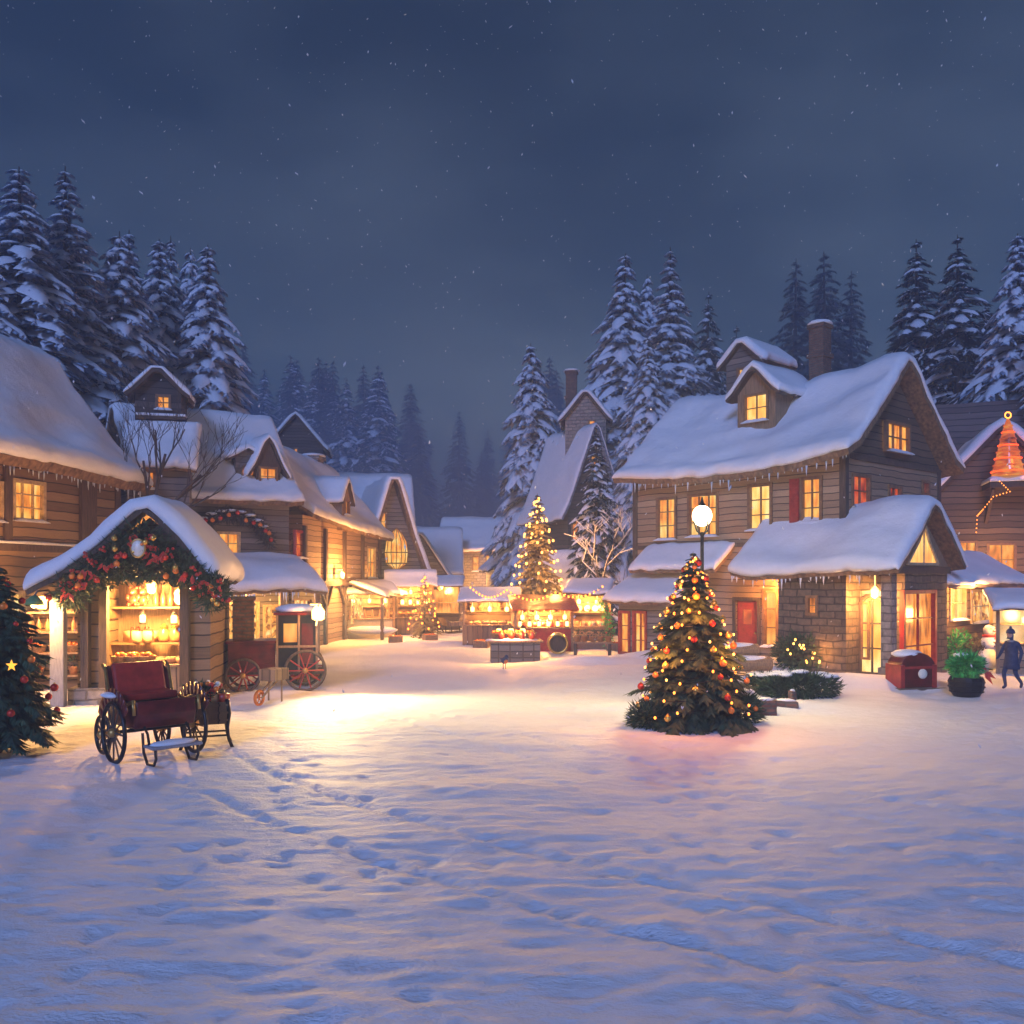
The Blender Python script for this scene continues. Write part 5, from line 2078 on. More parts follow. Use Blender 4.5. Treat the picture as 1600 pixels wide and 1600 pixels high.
# ---------------------------------------------------------------- street lamp
lp_ = Vector(((1097 - 800) / 1400 * 20.0, 20.0, 0))
SL = thing('street_lamp', 'tall iron street lamp with one brilliant round globe rising behind the decorated fir', 'street lamp', lp_)
zg = 3 + (900 - 806) / 1400 * 20.0
mb = MB()
mb.lathe([(.16, -.1), (.16, .25), (.09, .35), (.06, .6), (.045, 1.6), (.04, zg - .45), (.06, zg - .42), (.03, zg - .36)], 12)
mb.build('post', M['black'], SL)
mb = MB()
for k in range(4):
    a = k * math.pi / 2 + .4
    mb.tube([(.03 * math.cos(a), .03 * math.sin(a), zg - .42), (.14 * math.cos(a), .14 * math.sin(a), zg - .34), (.22 * math.cos(a), .22 * math.sin(a), zg - .12)], .016, 6)
mb.build('cradle', M['black'], SL)
mb = MB()
mb.lathe([(.10, zg + .22), (.04, zg + .30), (.015, zg + .42)], 10)
mb.build('finial', M['black'], SL)
mb = MB()
mb.ball((0, 0, zg), (.22, .22, .235), 20, 14)
mb.build('globe', M['lamp_glass'], SL, True)
lamp('globe_light', (0, 0, zg), 1350, (1, .98, .66), .24, SL)

# ---------------------------------------------------------------- market in the middle
def market_stall(name, label, loc, deg, w_, d_, h, awn, counter='boards_upright', snow=.16, power=60, lanterns=2, cat='market stall', pitched=False, back='boards_log'):
    o = thing(name, label, cat, loc, deg)
    for x in (-w_ / 2, w_ / 2):
        for y in (0, d_):
            mb = MB()
            mb.box(x - .05, x + .05, y - .05, y + .05, -.2, h + (.25 if y else 0))
            mb.build('post', M['timber_pale'], o)
    mb = MB()
    mb.box(-w_ / 2 + .052, w_ / 2 - .052, .02, .5, -.1, .88)
    mb.build('counter', M[counter], o)
    mb = MB()
    mb.box(-w_ / 2 - .05, w_ / 2 + .05, -.09, .55, .884, .93)
    mb.build('counter_top', M['timber_pale'], o)
    mb = MB()
    mb.box(-w_ / 2 + .052, w_ / 2 - .052, d_ - .02, d_ + .02, -.1, h)
    mb.build('back_wall', M[back], o)
    mb = MB()
    mb.box(-w_ / 2 + .06, w_ / 2 - .06, d_ - .30, d_ - .024, 1.45, 1.49)
    mb.build('shelf', M['timber_pale'], o)
    pts = [(-.45, h - .12), (d_ * .3, h + .16), (d_ + .15, h + .42)]
    if pitched:
        pts = [(-.4, h - .15), (d_ * .25, h + .3), (d_ / 2 - .05, h + .62), (d_ / 2, h + .64), (d_ / 2 + .05, h + .62), (d_ * .8, h + .25), (d_ + .35, h - .15)]
    r_ = roof(o, pts, -w_ / 2 - .2, w_ / 2 + .2, AX, .05, snow, awn, None, .04, True, name='awning', rnd=.2)
    for k in range(lanterns):
        x = -w_ / 2 + w_ * (k + .5) / lanterns
        mb = MB()
        mb.lathe([(.02, 0), (.075, .03), (.085, .16), (.03, .22)], 8, (x, .1, h - .52))
        mb.tube([(x, .1, h - .3), (x, .1, h + .05)], .008, 4)
        mb.build('hanging_lantern', M['lantern_glass'], o)
    if power:
        lamp('stall_light', (0, .2, h - .35), power * 1.25, (1, .60, .22), .2, o)
    return o


def on(fr, x, y, z):
    return fr.w(x, y, z)


# snow decked cart with goods (front of the market)
kp = ground_at(806, 1036)
KC = thing('snowy_counter', 'snow topped market counter with grey board sides in the middle of the square', 'counter', (kp.x, kp.y, 0), 4)
KCF = Frame(kp.x, kp.y, 4)
mb = MB()
mb.box(-.85, .85, 0, .8, -.05, .70)
mb.build('cloth_side', M['boards_grey'], KC, False, .03)
mb = MB()
mb.box(-.95, .95, -.08, .88, .704, .76)
mb.build('top', M['timber_pale'], KC)
s = MB()
s.ball((-.1, .4, .764), (.95, .46, .09), 22, 8, .06)
s.build('snow_cover', M['snow'], KC, True)
for x in (-.6, -.2, .25, .62):
    mb = MB()
    mb.box(x - .02, x + .02, -.015, -.002, 0, .68)
    mb.build('lath', M['timber'], KC)
for i in range(4):
    goods('basket', 'wicker', KCF.w(-.65 + .4 * i, .35, .83), 'round basket of oranges on the snow topped counter', 'basket', 'baskets on the snowy counter', 1.2)
for i in range(4):
    goods('jar', 'ceramic_red', KCF.w(-.5 + .36 * i, .15, .82), 'red lidded jar at the front of the snow topped counter', 'jar', 'red jars on the snowy counter', 1.05)
for i in range(3):
    goods('lantern', 'lantern_glass', KCF.w(-.55 + .42 * i, .62, .83), 'lit lantern at the back of the snow topped counter', 'lantern', 'lanterns on the snowy counter', 1.35)
lamp('counter_light', KCF.w(-.2, -.1, 1.35), 60, (1, .52, .16), .15)

# barrel lying on its side, the light on its rim put into a gold colour
bp = ground_at(872, 1022)
BR = thing('lying_barrel', 'wooden barrel lying on its side right of the snowy counter, its mouth facing out', 'barrel', (bp.x, bp.y, .40), 0)
mb = MB()
mb.lathe([(.34, 0), (.40, -.2), (.42, -.45), (.38, -.8), (.36, -.9)], 20, (0, 0, 0), Matrix.Rotation(rad(90), 3, 'X').to_4x4())
mb.f.pop(-2)
mb.build('staves', M['boards_upright'], BR)
mb = MB()
mb.ring((0, 0, 0), .36, .05, 'y', 28, 8)
mb.build('rim', M['bauble_gold'], BR, True)
mb = MB()
mb.lathe([(.33, -.2), (.02, -.21)], 18, (0, 0, 0), Matrix.Rotation(rad(90), 3, 'X').to_4x4())
mb.build('barrel_head', M['timber'], BR)
# little bird on the snow
bd = ground_at(788, 1046)
BD = thing('bird', 'small blue backed bird standing on the snow in front of the snowy counter', 'bird', (bd.x, bd.y, .03), 30)
mb = MB()
mb.ball((0, 0, .26), (.10, .16, .11), 12, 8)
mb.ball((0, -.13, .38), (.07, .07, .07), 10, 7)
mb.tube([(0, -.19, .38), (0, -.26, .37)], [.02, .002], 6)
mb.tube([(0, .1, .28), (0, .30, .33)], [.06, .02], 6)
for x in (-.04, .04):
    mb.tube([(x, 0, .18), (x, 0, .0), (x, -.06, -.01)], .012, 5)
mb.build('body', M['coat'], BD, True)
mb = MB()
mb.ball((0, -.06, .245), (.08, .11, .085), 10, 7)
mb.build('breast', M['bauble_orange'], BD, True)

# big stall heaped with red and orange wares below the golden tree
m1 = at(850, 980, 36)
market_stall('market_stall', 'red awning stall heaped with glowing wares right below the golden tree', (m1.x, 36, 0), 6, 2.3, 1.3, 1.75, 'ceramic_red', 'red', 0, 110, 4)
MF = Frame(m1.x, 36, 6)
for i in range(6):
    goods('lantern', 'lantern_glass', MF.w(-.95 + .38 * i, .1, .934), 'lit lantern on the counter of the red awning stall', 'lantern', 'lanterns on the red awning stall', 1.0)
for i in range(5):
    goods('parcel', 'ceramic_red', MF.w(-.85 + .42 * i, .35, .934), 'red parcel on the counter of the red awning stall', 'parcel', 'red parcels on the red awning stall', 1.0)
for i in range(6):
    goods('jar', 'ceramic', MF.w(-.9 + .36 * i, 1.15, 1.494), 'brown jar on the back shelf of the red awning stall', 'jar', 'jars on the red awning stall', 1.0)
# brown kiosk with green garland
m2_ = at(918, 990, 37)
market_stall('kiosk', 'tall brown kiosk with open shelves left of the annex windows', (m2_.x, 37, 0), -14, 1.55, 1.1, 2.35, 'timber', 'boards_log', .14, 80, 2, 'kiosk')
MF = Frame(m2_.x, 37, -14)
for i in range(4):
    goods('parcel', 'paper_cream', MF.w(-.55 + .36 * i, .2, .934), 'cream parcel on the counter of the tall brown kiosk', 'parcel', 'cream parcels on the tall kiosk', .95)
for i in range(4):
    goods('plate', 'white_enamel', MF.w(-.5 + .34 * i, .92, 1.494), 'white dish on the back shelf of the tall brown kiosk', 'dish', 'dishes on the tall kiosk', .9, -14)
for i in range(3):
    goods('lantern', 'lantern_glass', MF.w(-.5 + .5 * i, .12, 1.6), 'small lantern hung under the eave of the tall brown kiosk', 'lantern', 'lanterns on the tall kiosk', .9)
kg = thing('kiosk_garland', 'green garland with red dots draped down the right post of the tall brown kiosk', 'garland', MF.w(.85, -.1, 0))
q = random.Random(21)
mb = garland_mesh([(0, 0, .1), (.1, 0, .8), (-.05, 0, 1.5), (-.4, -.1, 2.2)], .2, 520, q, .16, .05)
mb.build('boughs', M['leaf_bright'], kg)
mb = MB()
for _ in range(16):
    mb.ball((q.uniform(-.15, .2), -.2, q.uniform(.2, 2)), .035, 7, 5)
mb.build('berries', M['berry'], kg, True)
# low table with pots in front of the kiosk
lt = ground_at(925, 1024)
LT = thing('low_table', 'low bench of potted plants and wares in front of the tall brown kiosk', 'bench', (lt.x, lt.y, 0), -10)
mb = MB()
mb.box(-.75, .75, 0, .5, .44, .5)
mb.build('bench_top', M['timber_pale'], LT)
for x in (-.65, .65):
    mb = MB()
    mb.box(x - .05, x + .05, .05, .45, -.05, .436)
    mb.build('leg', M['timber'], LT)
for i in range(5):
    goods('pot', 'ceramic', Frame(lt.x, lt.y, -10).w(-.6 + .3 * i, .22, .5), 'potted green plant on the low bench before the kiosk', 'plant', 'pots on the low bench', 1.1)
# glowing stall left of the counter
m3 = at(765, 980, 38)
market_stall('market_stall', 'small amber lit stall behind the snow topped counter', (m3.x, 38, 0), 0, 2.2, 1.2, 2.0, 'timber_pale', 'boards_upright', .12, 80, 3)
MF = Frame(m3.x, 38, 0)
for i in range(6):
    goods('loaf', 'bread', MF.w(-.9 + .36 * i, .2, .934), 'loaf on the counter of the amber lit stall', 'bread', 'loaves on the amber stall', 1.2)
for i in range(5):
    goods('toy_bear', 'wicker', MF.w(-.8 + .4 * i, 1.05, 1.494), 'brown stuffed bear on the back shelf of the amber lit stall', 'toy', 'bears on the amber stall', 1.0, 0)
# far left stalls
m4 = at(578, 990, 43.5)
market_stall('market_stall', 'stall with a snow covered counter under the long house arcade', (m4.x, 43.5, 0), 25, 2.4, 1.2, 2.2, 'timber', 'cloth_white', .2, 70, 3)
MF = Frame(m4.x, 43.5, 25)
for i in range(6):
    goods('bottle', 'ceramic', MF.w(-.95 + .38 * i, .2, .934), 'brown bottle on the snow covered counter under the arcade', 'bottle', 'bottles under the arcade', 1.2)
s = MB()
s.ball((0, -.3, .42), (1.25, .35, .2), 18, 7, .08)
m4b = s.build('snow_bank', M['snow'], None, True)
m4b.location = MF.w(0, -.5, 0)
tag(m4b, 'low bank of snow in front of the stall under the arcade', 'snow bank')
m5 = at(642, 985, 45)
market_stall('market_stall', 'straw coloured stall crowded with wares beside the small lit tree', (m5.x, 45, 0), 8, 2.2, 1.3, 2.6, 'wicker', 'boards_upright', .05, 110, 3, pitched=True)
MF = Frame(m5.x, 45, 8)
for i in range(6):
    goods('basket', 'wicker', MF.w(-.9 + .36 * i, .15, .934), 'fruit basket on the straw coloured stall', 'basket', 'baskets on the straw stall', 1.1)
for i in range(5):
    goods('lantern', 'lantern_glass', MF.w(-.8 + .4 * i, 1.1, 1.494), 'lit lantern on the back shelf of the straw coloured stall', 'lantern', 'lanterns on the straw stall', 1.2)
m6 = at(697, 970, 50)
market_stall('kiosk', 'square lit kiosk with two bright windows at the end of the square', (m6.x, 50, 0), 0, 1.5, 1.4, 2.5, 'timber_pale', 'boards_log', .12, 70, 1, 'kiosk', back='glow_orange')
hc = ground_at(712, 990)
HC = thing('sleigh', 'small brown sleigh with curled runners standing beyond the square', 'sleigh', (hc.x, hc.y, 0), -60)
mb = MB()
for x in (-.35, .35):
    mb.tube([(x, .8, .12), (x, -.5, .05), (x, -.85, .12), (x, -1.05, .38), (x, -.95, .6)], .035, 6)
    for y in (-.4, .4):
        mb.tube([(x, y, .06), (x, y, .42)], .03, 6)
mb.build('runner', M['timber'], HC)
loft([[(x, -.6, .42), (x, -.85, .85), (x, -.5, .62), (x, .35, .62), (x, .65, 1.1), (x, .75, 1.05), (x, .6, .42)] for x in (-.42, -.4, .4, .42)]).build('sleigh_body', M['boards_upright'], HC)

# ---------------------------------------------------------------- right foreground: logs, blocks, chest, tub, snowman, walker
lo = at(1160, 1030, 26.5)
for i, (x, z, lb) in enumerate(((-.55, .34, 'snow dusted log lying lowest left by the red door'), (.1, .36, 'snow dusted log lying lowest right by the red door'), (-.22, .72, 'snow dusted log resting on the two lower logs by the red door'))):
    o = thing('log', lb, 'log', (lo.x + x * .9, 26.4 + .3 * (i == 2), z + .05), 4 + 3 * i)
    mb = MB()
    mb.lathe([(.20, -.75), (.215, -.7), (.20, 0), (.21, .7), (.195, .75)], 14, (0, 0, 0), Matrix.Rotation(rad(90), 3, 'Y').to_4x4(), .05)
    mb.build('bark', M['timber_pale'], o)
    s = MB()
    s.ball((0, 0, .15), (.72, .17, .10), 14, 7, .1)
    s.build('snow_cover', M['snow'], o, True)
for i, (px, py, dg, dims, lb) in enumerate(((1196, 1118, 8, (.44, .30, .36), 'red brown stone block with snow beside the decorated fir'), (1228, 1112, -20, (.52, .22, .14), 'flat red brown slab lying in the snow right of the block'),
                                            (1238, 1098, 30, (.16, .14, .32), 'small upright red brown stone behind the flat slab'))):
    p = ground_at(px, py)
    o = thing('stone_block', lb, 'stone', (p.x, p.y, gh(p.x, p.y) - .03), dg)
    mb = MB()
    mb.box(-dims[0] / 2, dims[0] / 2, -dims[1] / 2, dims[1] / 2, 0, dims[2])
    mb.v = [(x + R.uniform(-.03, .03), y + R.uniform(-.02, .02), z + R.uniform(-.02, .02)) for x, y, z in mb.v]
    mb.build('stone', M['brick'], o, False, .03)
    s = MB()
    s.ball((0, 0, dims[2]), (dims[0] * .42, dims[1] * .42, .05), 12, 6, .1)
    s.build('snow_cap', M['snow'], o, True)
# red round topped chest
cp = ground_at(1435, 1078)
CH = thing('red_chest', 'dark red round topped chest with snow on its lid before the glazed door', 'chest', (cp.x, cp.y, 0), 10)
mb = MB()
outl = [(-.5, .06), (.5, .06), (.5, .6)] + [(.5 * math.cos(a), .6 + .38 * math.sin(a)) for a in [math.pi * k / 10 for k in range(1, 10)]] + [(-.5, .6)]
loft([[(x, y, z) for x, z in outl] for y in (0, .02, .62, .64)]).build('body', M['red_dark'], CH, False, .02)
mb = MB()
for (x0_, x1_) in ((-.53, -.40), (.40, .53)):
    mb.box(x0_, x1_, -.025, .665, .02, .66)
mb.box(-.395, .395, -.022, -.001, .55, .62)
mb.build('iron_band', M['red'], CH, False, .01)
mb = MB()
mb.lathe([(.13, 0), (.13, .02), (.09, .035), (.02, .045)], 18, (.12, -.0, .42), Matrix.Rotation(rad(90), 3, 'X').to_4x4())
mb.build('medallion', M['white_enamel'], CH, True)
mb = MB()
mb.box(-.62, .72, -.12, .75, -.05, .055)
mb.build('plank_base', M['boards_brown'], CH)
s = MB()
s.ball((-.12, .32, .93), (.42, .34, .12), 16, 7, .08)
s.build('snow_cover', M['snow'], CH, True)
# dark tub with bright green shrub and red ribbon
tp = ground_at(1510, 1086)
TB = thing('potted_shrub', 'bright green leafy shrub with a red ribbon in a dark woven tub', 'potted plant', (tp.x, tp.y, 0), 0)
mb = MB()
mb.lathe([(.30, -.03), (.40, .15), (.42, .38), (.38, .46), (.34, .42)], 18)
for z in (.1, .22, .34):
    mb.ring((0, 0, z), .385 + .03 * (z > .15), .022, 'z', 22, 6)
mb.build('tub', M['black'], TB)
mb = MB()
tufts(mb, (-.02, 0, .74), .36, 1300, .17, .06, random.Random(8), (1.05, 1, .78), -.1)
mb.build('leaves', M['leaf_bright'], TB)
mb = MB()
for a, l in ((.5, .42), (.9, .36)):
    mb.leaf((.32, -.24, .66), (math.sin(a), -.1, -math.cos(a)), l, .13, (0, -1, .2))
mb.ball((.32, -.24, .66), .06, 8, 6)
mb.build('ribbon', M['ribbon'], TB)
snow_lump('snow_cap', TB, (-.1, .05, 1.00), (.20, .18, .07))
# snowman with red scarf
sn_ = at(1546, 1030, 29.0)
SM = thing('snowman', 'small snowman wearing a long red scarf near the right edge', 'snowman', (sn_.x, 29.0, 0), 10)
mb = MB()
mb.ball((0, 0, .34), (.36, .34, .36), 16, 10, .03)
mb.ball((0, 0, .86), (.26, .25, .26), 16, 10, .03)
mb.ball((0, 0, 1.24), (.19, .18, .19), 16, 10, .02)
mb.build('body', M['snow'], SM, True)
mb = MB()
mb.ring((0, 0, 1.06), .17, .05, 'z', 20, 7)
for a, b in (((.1, -.2, 1.05), (.16, -.30, .55)), ((.1, -.2, 1.05), (.06, -.33, .72))):
    mb.bar(a, b, .11, .03)
mb.build('scarf', M['ribbon'], SM)
mb = MB()
mb.tube([(0, -.17, 1.23), (.02, -.36, 1.21)], [.03, .004], 7)
mb.build('carrot_nose', M['bauble_orange'], SM)
mb = MB()
for x, z, y in ((-.07, 1.30, -.16), (.07, 1.30, -.16), (0, .98, -.23), (0, .86, -.255), (0, .74, -.235)):
    mb.ball((x, y, z), .022, 6, 4)
mb.build('coal_buttons', M['black'], SM)
# small snowman-like lamp figure: pale tiny snowman by the lean-to
s2 = at(1470, 1000, 30.2)
s2o = dup(SM, (s2.x, 30.2, .35), -10, 'tiny snowman on the snow bank under the lean-to windows', None, .55)
# kiosk at the right edge
rk = at(1602, 1000, 27.5)
market_stall('kiosk', 'pale kiosk with a grey snowy roof and cream window cut by the right edge', (rk.x, 27.5, 0), -20, 1.5, 1.3, 2.05, 'boards_grey', 'boards_tan', .16, 60, 1, 'kiosk', back='glow_pale')

# person walking at the right edge
wp2 = ground_at(1580, 1077)


def person(name, label, loc, deg, h):
    o = thing(name, label, 'person', loc, deg)
    k = h / 1.75
    V_ = {'pel': (0, 0, .92, .135), 'bel': (0, .01, 1.08, .135), 'che': (0, .03, 1.30, .15), 'nec': (0, .0, 1.48, .06), 'hd0': (0, -.03, 1.56, .085), 'hd1': (0, -.045, 1.66, .10), 'hd2': (0, -.03, 1.74, .07),
          'sl': (-.19, .03, 1.40, .075), 'el': (-.27, -.06, 1.14, .055), 'wl': (-.24, -.25, .98, .038), 'hl': (-.235, -.31, .955, .036), 'gl': (-.23, -.37, .93, .025),
          'sr': (.19, .03, 1.40, .075), 'er': (.27, .10, 1.14, .055), 'wr': (.26, .02, .90, .038), 'hr': (.26, -.01, .84, .036), 'gr': (.26, -.03, .77, .025),
          'pl': (-.10, 0, .86, .10), 'kl': (-.11, -.20, .49, .065), 'al': (-.11, -.10, .10, .048), 'tl': (-.11, -.26, .045, .042),
          'pr': (.10, 0, .86, .10), 'kr': (.11, .05, .47, .065), 'ar': (.11, .36, .16, .048), 'tr': (.11, .28, .03, .042)}
    E_ = [('pel', 'bel'), ('bel', 'che'), ('che', 'nec'), ('nec', 'hd0'), ('hd0', 'hd1'), ('hd1', 'hd2'), ('che', 'sl'), ('sl', 'el'), ('el', 'wl'), ('wl', 'hl'), ('hl', 'gl'), ('che', 'sr'), ('sr', 'er'), ('er', 'wr'), ('wr', 'hr'), ('hr', 'gr'),
          ('pel', 'pl'), ('pl', 'kl'), ('kl', 'al'), ('al', 'tl'), ('pel', 'pr'), ('pr', 'kr'), ('kr', 'ar'), ('ar', 'tr')]
    names = list(V_)
    me = bpy.data.meshes.new('body')
    me.from_pydata([tuple(c * k for c in V_[n][:3]) for n in names], [(names.index(a), names.index(b)) for a, b in E_], [])
    me.materials.append(M['coat'])
    b = bpy.data.objects.new('body', me)
    COL.objects.link(b)
    b.parent = o
    md = b.modifiers.new('skin', 'SKIN')
    md.use_smooth_shade = True
    for i, n in enumerate(names):
        sv = me.skin_vertices[0].data[i]
        sv.radius = (V_[n][3] * k,) * 2
        sv.use_root = (n == 'pel')
    sd = b.modifiers.new('sub', 'SUBSURF')
    sd.levels = sd.render_levels = 2
    mb = MB()
    mb.ball((0, -.075 * k, 1.655 * k), (.085 * k, .062 * k, .105 * k), 14, 10)
    mb.ball((0, -.145 * k, 1.645 * k), (.015 * k, .02 * k, .02 * k), 6, 5)
    mb.build('face', M['skin'], o, True)
    mb = MB()
    for x in (-.032, .032):
        mb.ball((x * k, -.132 * k, 1.672 * k), .010 * k, 6, 4)
    mb.bar((-.025 * k, -.133 * k, 1.602 * k), (.025 * k, -.133 * k, 1.602 * k), .006 * k, .006 * k)
    mb.build('eyes_and_mouth', M['black'], o)
    mb = MB()
    mb.lathe([(.118 * k, 1.70 * k), (.125 * k, 1.73 * k), (.11 * k, 1.80 * k), (.06 * k, 1.85 * k), (.02 * k, 1.87 * k)], 14, (0, -.03 * k, 0))
    mb.ball((0, -.03 * k, 1.89 * k), .04 * k, 8, 6)
    mb.build('hat', M['coat'], o, True)
    mb = MB()
    mb.lathe([(.25 * k, .62 * k), (.235 * k, .75 * k), (.19 * k, 1.02 * k), (.20 * k, 1.25 * k), (.17 * k, 1.42 * k), (.08 * k, 1.47 * k)], 18, (0, .015 * k, 0), Matrix.Diagonal((1, .82, 1, 1)), .06)
    mb.build('coat', M['coat'], o, True)
    mb = MB()
    mb.ring((0, 0, 1.47 * k), .085 * k, .035 * k, 'z', 16, 7)
    mb.build('scarf', M['grey_post'], o, True)
    return o


person('person', 'person in a dark coat, grey scarf and knitted hat walking at the right edge', (wp2.x, wp2.y, .0), -62, 1.52)

# ---------------------------------------------------------------- crates and heaps round the middle stalls
CRATE = []


def crate(loc, deg, label, group, fill='bauble_orange'):
    if CRATE and CRATE[0][1] == fill:
        return dup(CRATE[0][0], loc, deg, label, group)
    o = thing('crate', label, 'crate', loc, deg, group)
    for y in (-.2, .2):
        mb = MB()
        for z in (.03, .13, .23):
            mb.box(-.3, .3, y - .012, y + .012, z, z + .075)
        mb.build('slatted_side', M['timber_pale'], o)
    mb = MB()
    for x in (-.3, .3):
        mb.box(x - .015, x + .015, -.187, .187, 0, .31)
    mb.box(-.28, .28, -.186, .186, .01, .03)
    mb.build('end_board', M['timber_pale'], o)
    mb = MB()
    for i in range(5):
        for j in range(3):
            mb.ball((-.22 + .11 * i, -.12 + .12 * j, .27 + R.uniform(-.02, .03)), .062, 8, 6)
    mb.build('fruit', M[fill], o, True)
    CRATE.insert(0, (o, fill))
    return o


for (px, py, dg, nm) in ((742, 1006, 10, 0), (752, 1012, -14, 0), (905, 1012, 20, 0), (960, 1016, -8, 0), (618, 1003, 12, 0), (672, 1001, 30, 0)):
    p = ground_at(px, py)
    crate((p.x, p.y, gh(p.x, p.y)), dg, 'slatted crate of oranges standing on the snow among the market stalls', 'orange crates among the stalls')
p = ground_at(748, 1003)
goods('lantern', 'lantern_glass', (p.x, p.y + .4, gh(p.x, p.y)), 'large lit lantern standing in the snow left of the snow topped counter', 'lantern', None, 2.0)
p = ground_at(905, 1010)
goods('basket', 'wicker', (p.x + .9, p.y - .2, gh(p.x, p.y)), 'big wicker basket of oranges on the snow before the low bench', 'basket', None, 1.8)

sb = at(1500, 1012, 29.4)
for i, mt in enumerate(('ceramic_red', 'paper_green', 'paper_cream', 'ceramic_red', 'paper_green')):
    nm = {'ceramic_red': 'red', 'paper_green': 'green', 'paper_cream': 'cream'}[mt]
    goods('parcel', mt, (sb.x - .75 + .42 * i, 29.0 + .18 * i, gh(sb.x, 29.4) + .0), nm + ' parcel set on the snow under the lean-to windows', 'parcel', nm + ' parcels under the lean-to windows', 1.3)
for i in range(3):
    goods('pot', 'ceramic', (sb.x + 1.5 + .45 * i, 29.6 + .1 * i, gh(sb.x, 29.4)), 'potted plant on the snow near the pale kiosk', 'plant', 'pots near the pale kiosk', 1.7)

# a sagging string of amber lights over the middle stalls
ends = [at(735, 918, 36.5), at(792, 922, 36.2), at(868, 926, 35.6), at(948, 912, 36.2)]
sp3 = []
for a_, b_ in zip(ends, ends[1:]):
    sp3 += [a_.lerp(b_, k / 12) - Vector((0, 0, .35 * math.sin(math.pi * k / 12))) for k in range(12)]
light_chain('sagging string of amber lights over the market stalls in the middle', sp3, sp3, 'bulb_orange', .04)
# ---------------------------------------------------------------- decorated firs
def cone_points(h, r, z0, n, turns, q, power=.85, out=1.0):
    pts = []
    for i in range(n):
        t = (i + .5) / n
        t = 1 - (1 - t) ** 1.0
        z = z0 + (h * .96 - z0) * t
        rr = r * (1 - t) ** power * out + .03
        a = 2 * math.pi * turns * (t ** .8) + q.uniform(-.12, .12)
        pts.append(Vector((rr * math.cos(a), rr * math.sin(a), z + q.uniform(-.03, .03))))
    return pts


def near_fir(name, label, loc, h, rb, seed, needle, nl, nb, tw, snow, droop=.42, z0=.07, power=.85):
    v = fir_variant(nl=nl, nb=nb, rbase=rb / h, tw=tw, seed=seed, snow=snow, droop=droop, z0=z0, H=h, needle=needle, dens=.82, power=power)
    return fir(name, label, 'tree', v, loc, (1, 1, 1), 0)


q = random.Random(31)
# the fir beside the lamp post
tp1 = Vector(((1083 - 800) / 1400 * 18.1, 18.1, 0))
T1 = near_fir('decorated_fir', 'broad decorated fir with red and gold baubles standing below the street lamp', (tp1.x, tp1.y, 0), 3.55, 1.2, 41, 'needle_fest', 36, 18, 14, False, .36, .03, .80)
bp_ = [tp1 + p for p in cone_points(3.5, 1.16, .9, 40, 9, q, .80, 1.0)]
light_chain('spiral of warm lights on the broad fir below the street lamp', bp_, bp_, 'bulb_gold', .022, None, 50, [tp1 + Vector((-.80, -.75, 1.55)), tp1 + Vector((.62, -.85, 1.6)), tp1 + Vector((-.1, -.62, 2.45))], tint=(1, .40, .08))
bp_2 = [tp1 + p for p in cone_points(3.5, 1.16, .2, 84, 15, q, .80, 1.0)]
light_chain('spiral of orange lights on the broad fir below the street lamp', bp_2, bp_2, 'bulb_orange', .024)
for i, p in enumerate(cone_points(3.5, 1.21, .2, 66, 13.3, q, .80, 1.03)):
    c = cols[i % 3]
    n_ = c[7:]
    bauble(c, tp1 + p, n_ + ' bauble on the broad fir below the street lamp', n_ + ' baubles on the fir below the street lamp', q.uniform(.7, 1.05))
# bushy skirt to the right of the fir
def bush(name, label, loc, r, sq, n, ln, wd, mat, snow=True, seed=1, cat='shrub'):
    o = thing(name, label, cat, loc)
    mb = MB()
    tufts(mb, (0, 0, r * sq[2] * .75), r, n, ln, wd, random.Random(seed), sq, .15)
    mb.build('foliage', M[mat], o)
    if snow:
        s = MB()
        qq = random.Random(seed + 5)
        for _ in range(int(5 + r * 6)):
            a, k = qq.uniform(0, 6.28), qq.uniform(0, .75)
            s.ball((r * sq[0] * k * math.cos(a), r * sq[1] * k * math.sin(a), r * sq[2] * (.78 + 1.02 * math.sqrt(1 - k * k)) + ln * .28), (qq.uniform(.16, .32) * (.6 + r * .7), qq.uniform(.14, .26) * (.6 + r * .5), .06), 10, 6, .15)
        s.build('snow_cover', M['snow'], o, True)
    return o


p = ground_at(1150, 1130)
bush('shrub', 'low dark fir shrub hugging the right foot of the broad decorated fir', (p.x, p.y, 0), .42, (1.2, .8, .8), 1300, .22, .04, 'needle_lit', True, 3)
p = ground_at(1015, 1138)
bush('shrub', 'low dark fir shrub at the left foot of the broad decorated fir', (p.x, p.y, 0), .34, (1.1, .8, .8), 900, .2, .04, 'needle_lit', False, 4)
p = ground_at(1250, 1088)
bush('hedge', 'long low green hedge under snow between the fir and the porch', (p.x, p.y, 0), .5, (2.0, .8, .62), 2600, .2, .045, 'needle_lit', True, 6, 'hedge')
p = ground_at(1195, 1082)
bush('hedge', 'short green hedge end just right of the broad decorated fir', (p.x, p.y, 0), .4, (1.3, .8, .6), 1300, .2, .045, 'needle_lit', True, 7, 'hedge')
p = ground_at(1265, 1050)
FB = bush('shrub', 'dark spreading shrub with golden lights before the stone porch wall', (p.x, p.y, .1), .75, (1.5, .8, .85), 2400, .24, .05, 'needle_lit', False, 8)
bl = [Vector((p.x + q.uniform(-.9, .9), p.y - .45 + q.uniform(-.15, .1), .3 + q.uniform(0, .75))) for _ in range(22)]
light_chain('golden lights scattered over the dark shrub before the porch', bl, bl, 'bulb_gold', .032, None, 9, [Vector((p.x, p.y - .9, .7))], False)
p = ground_at(1208, 1040)
WR = thing('ivy_wreath', 'round ivy wreath leaning beside the logs near the red door', 'wreath', (p.x, p.y - .9, .48), 10)
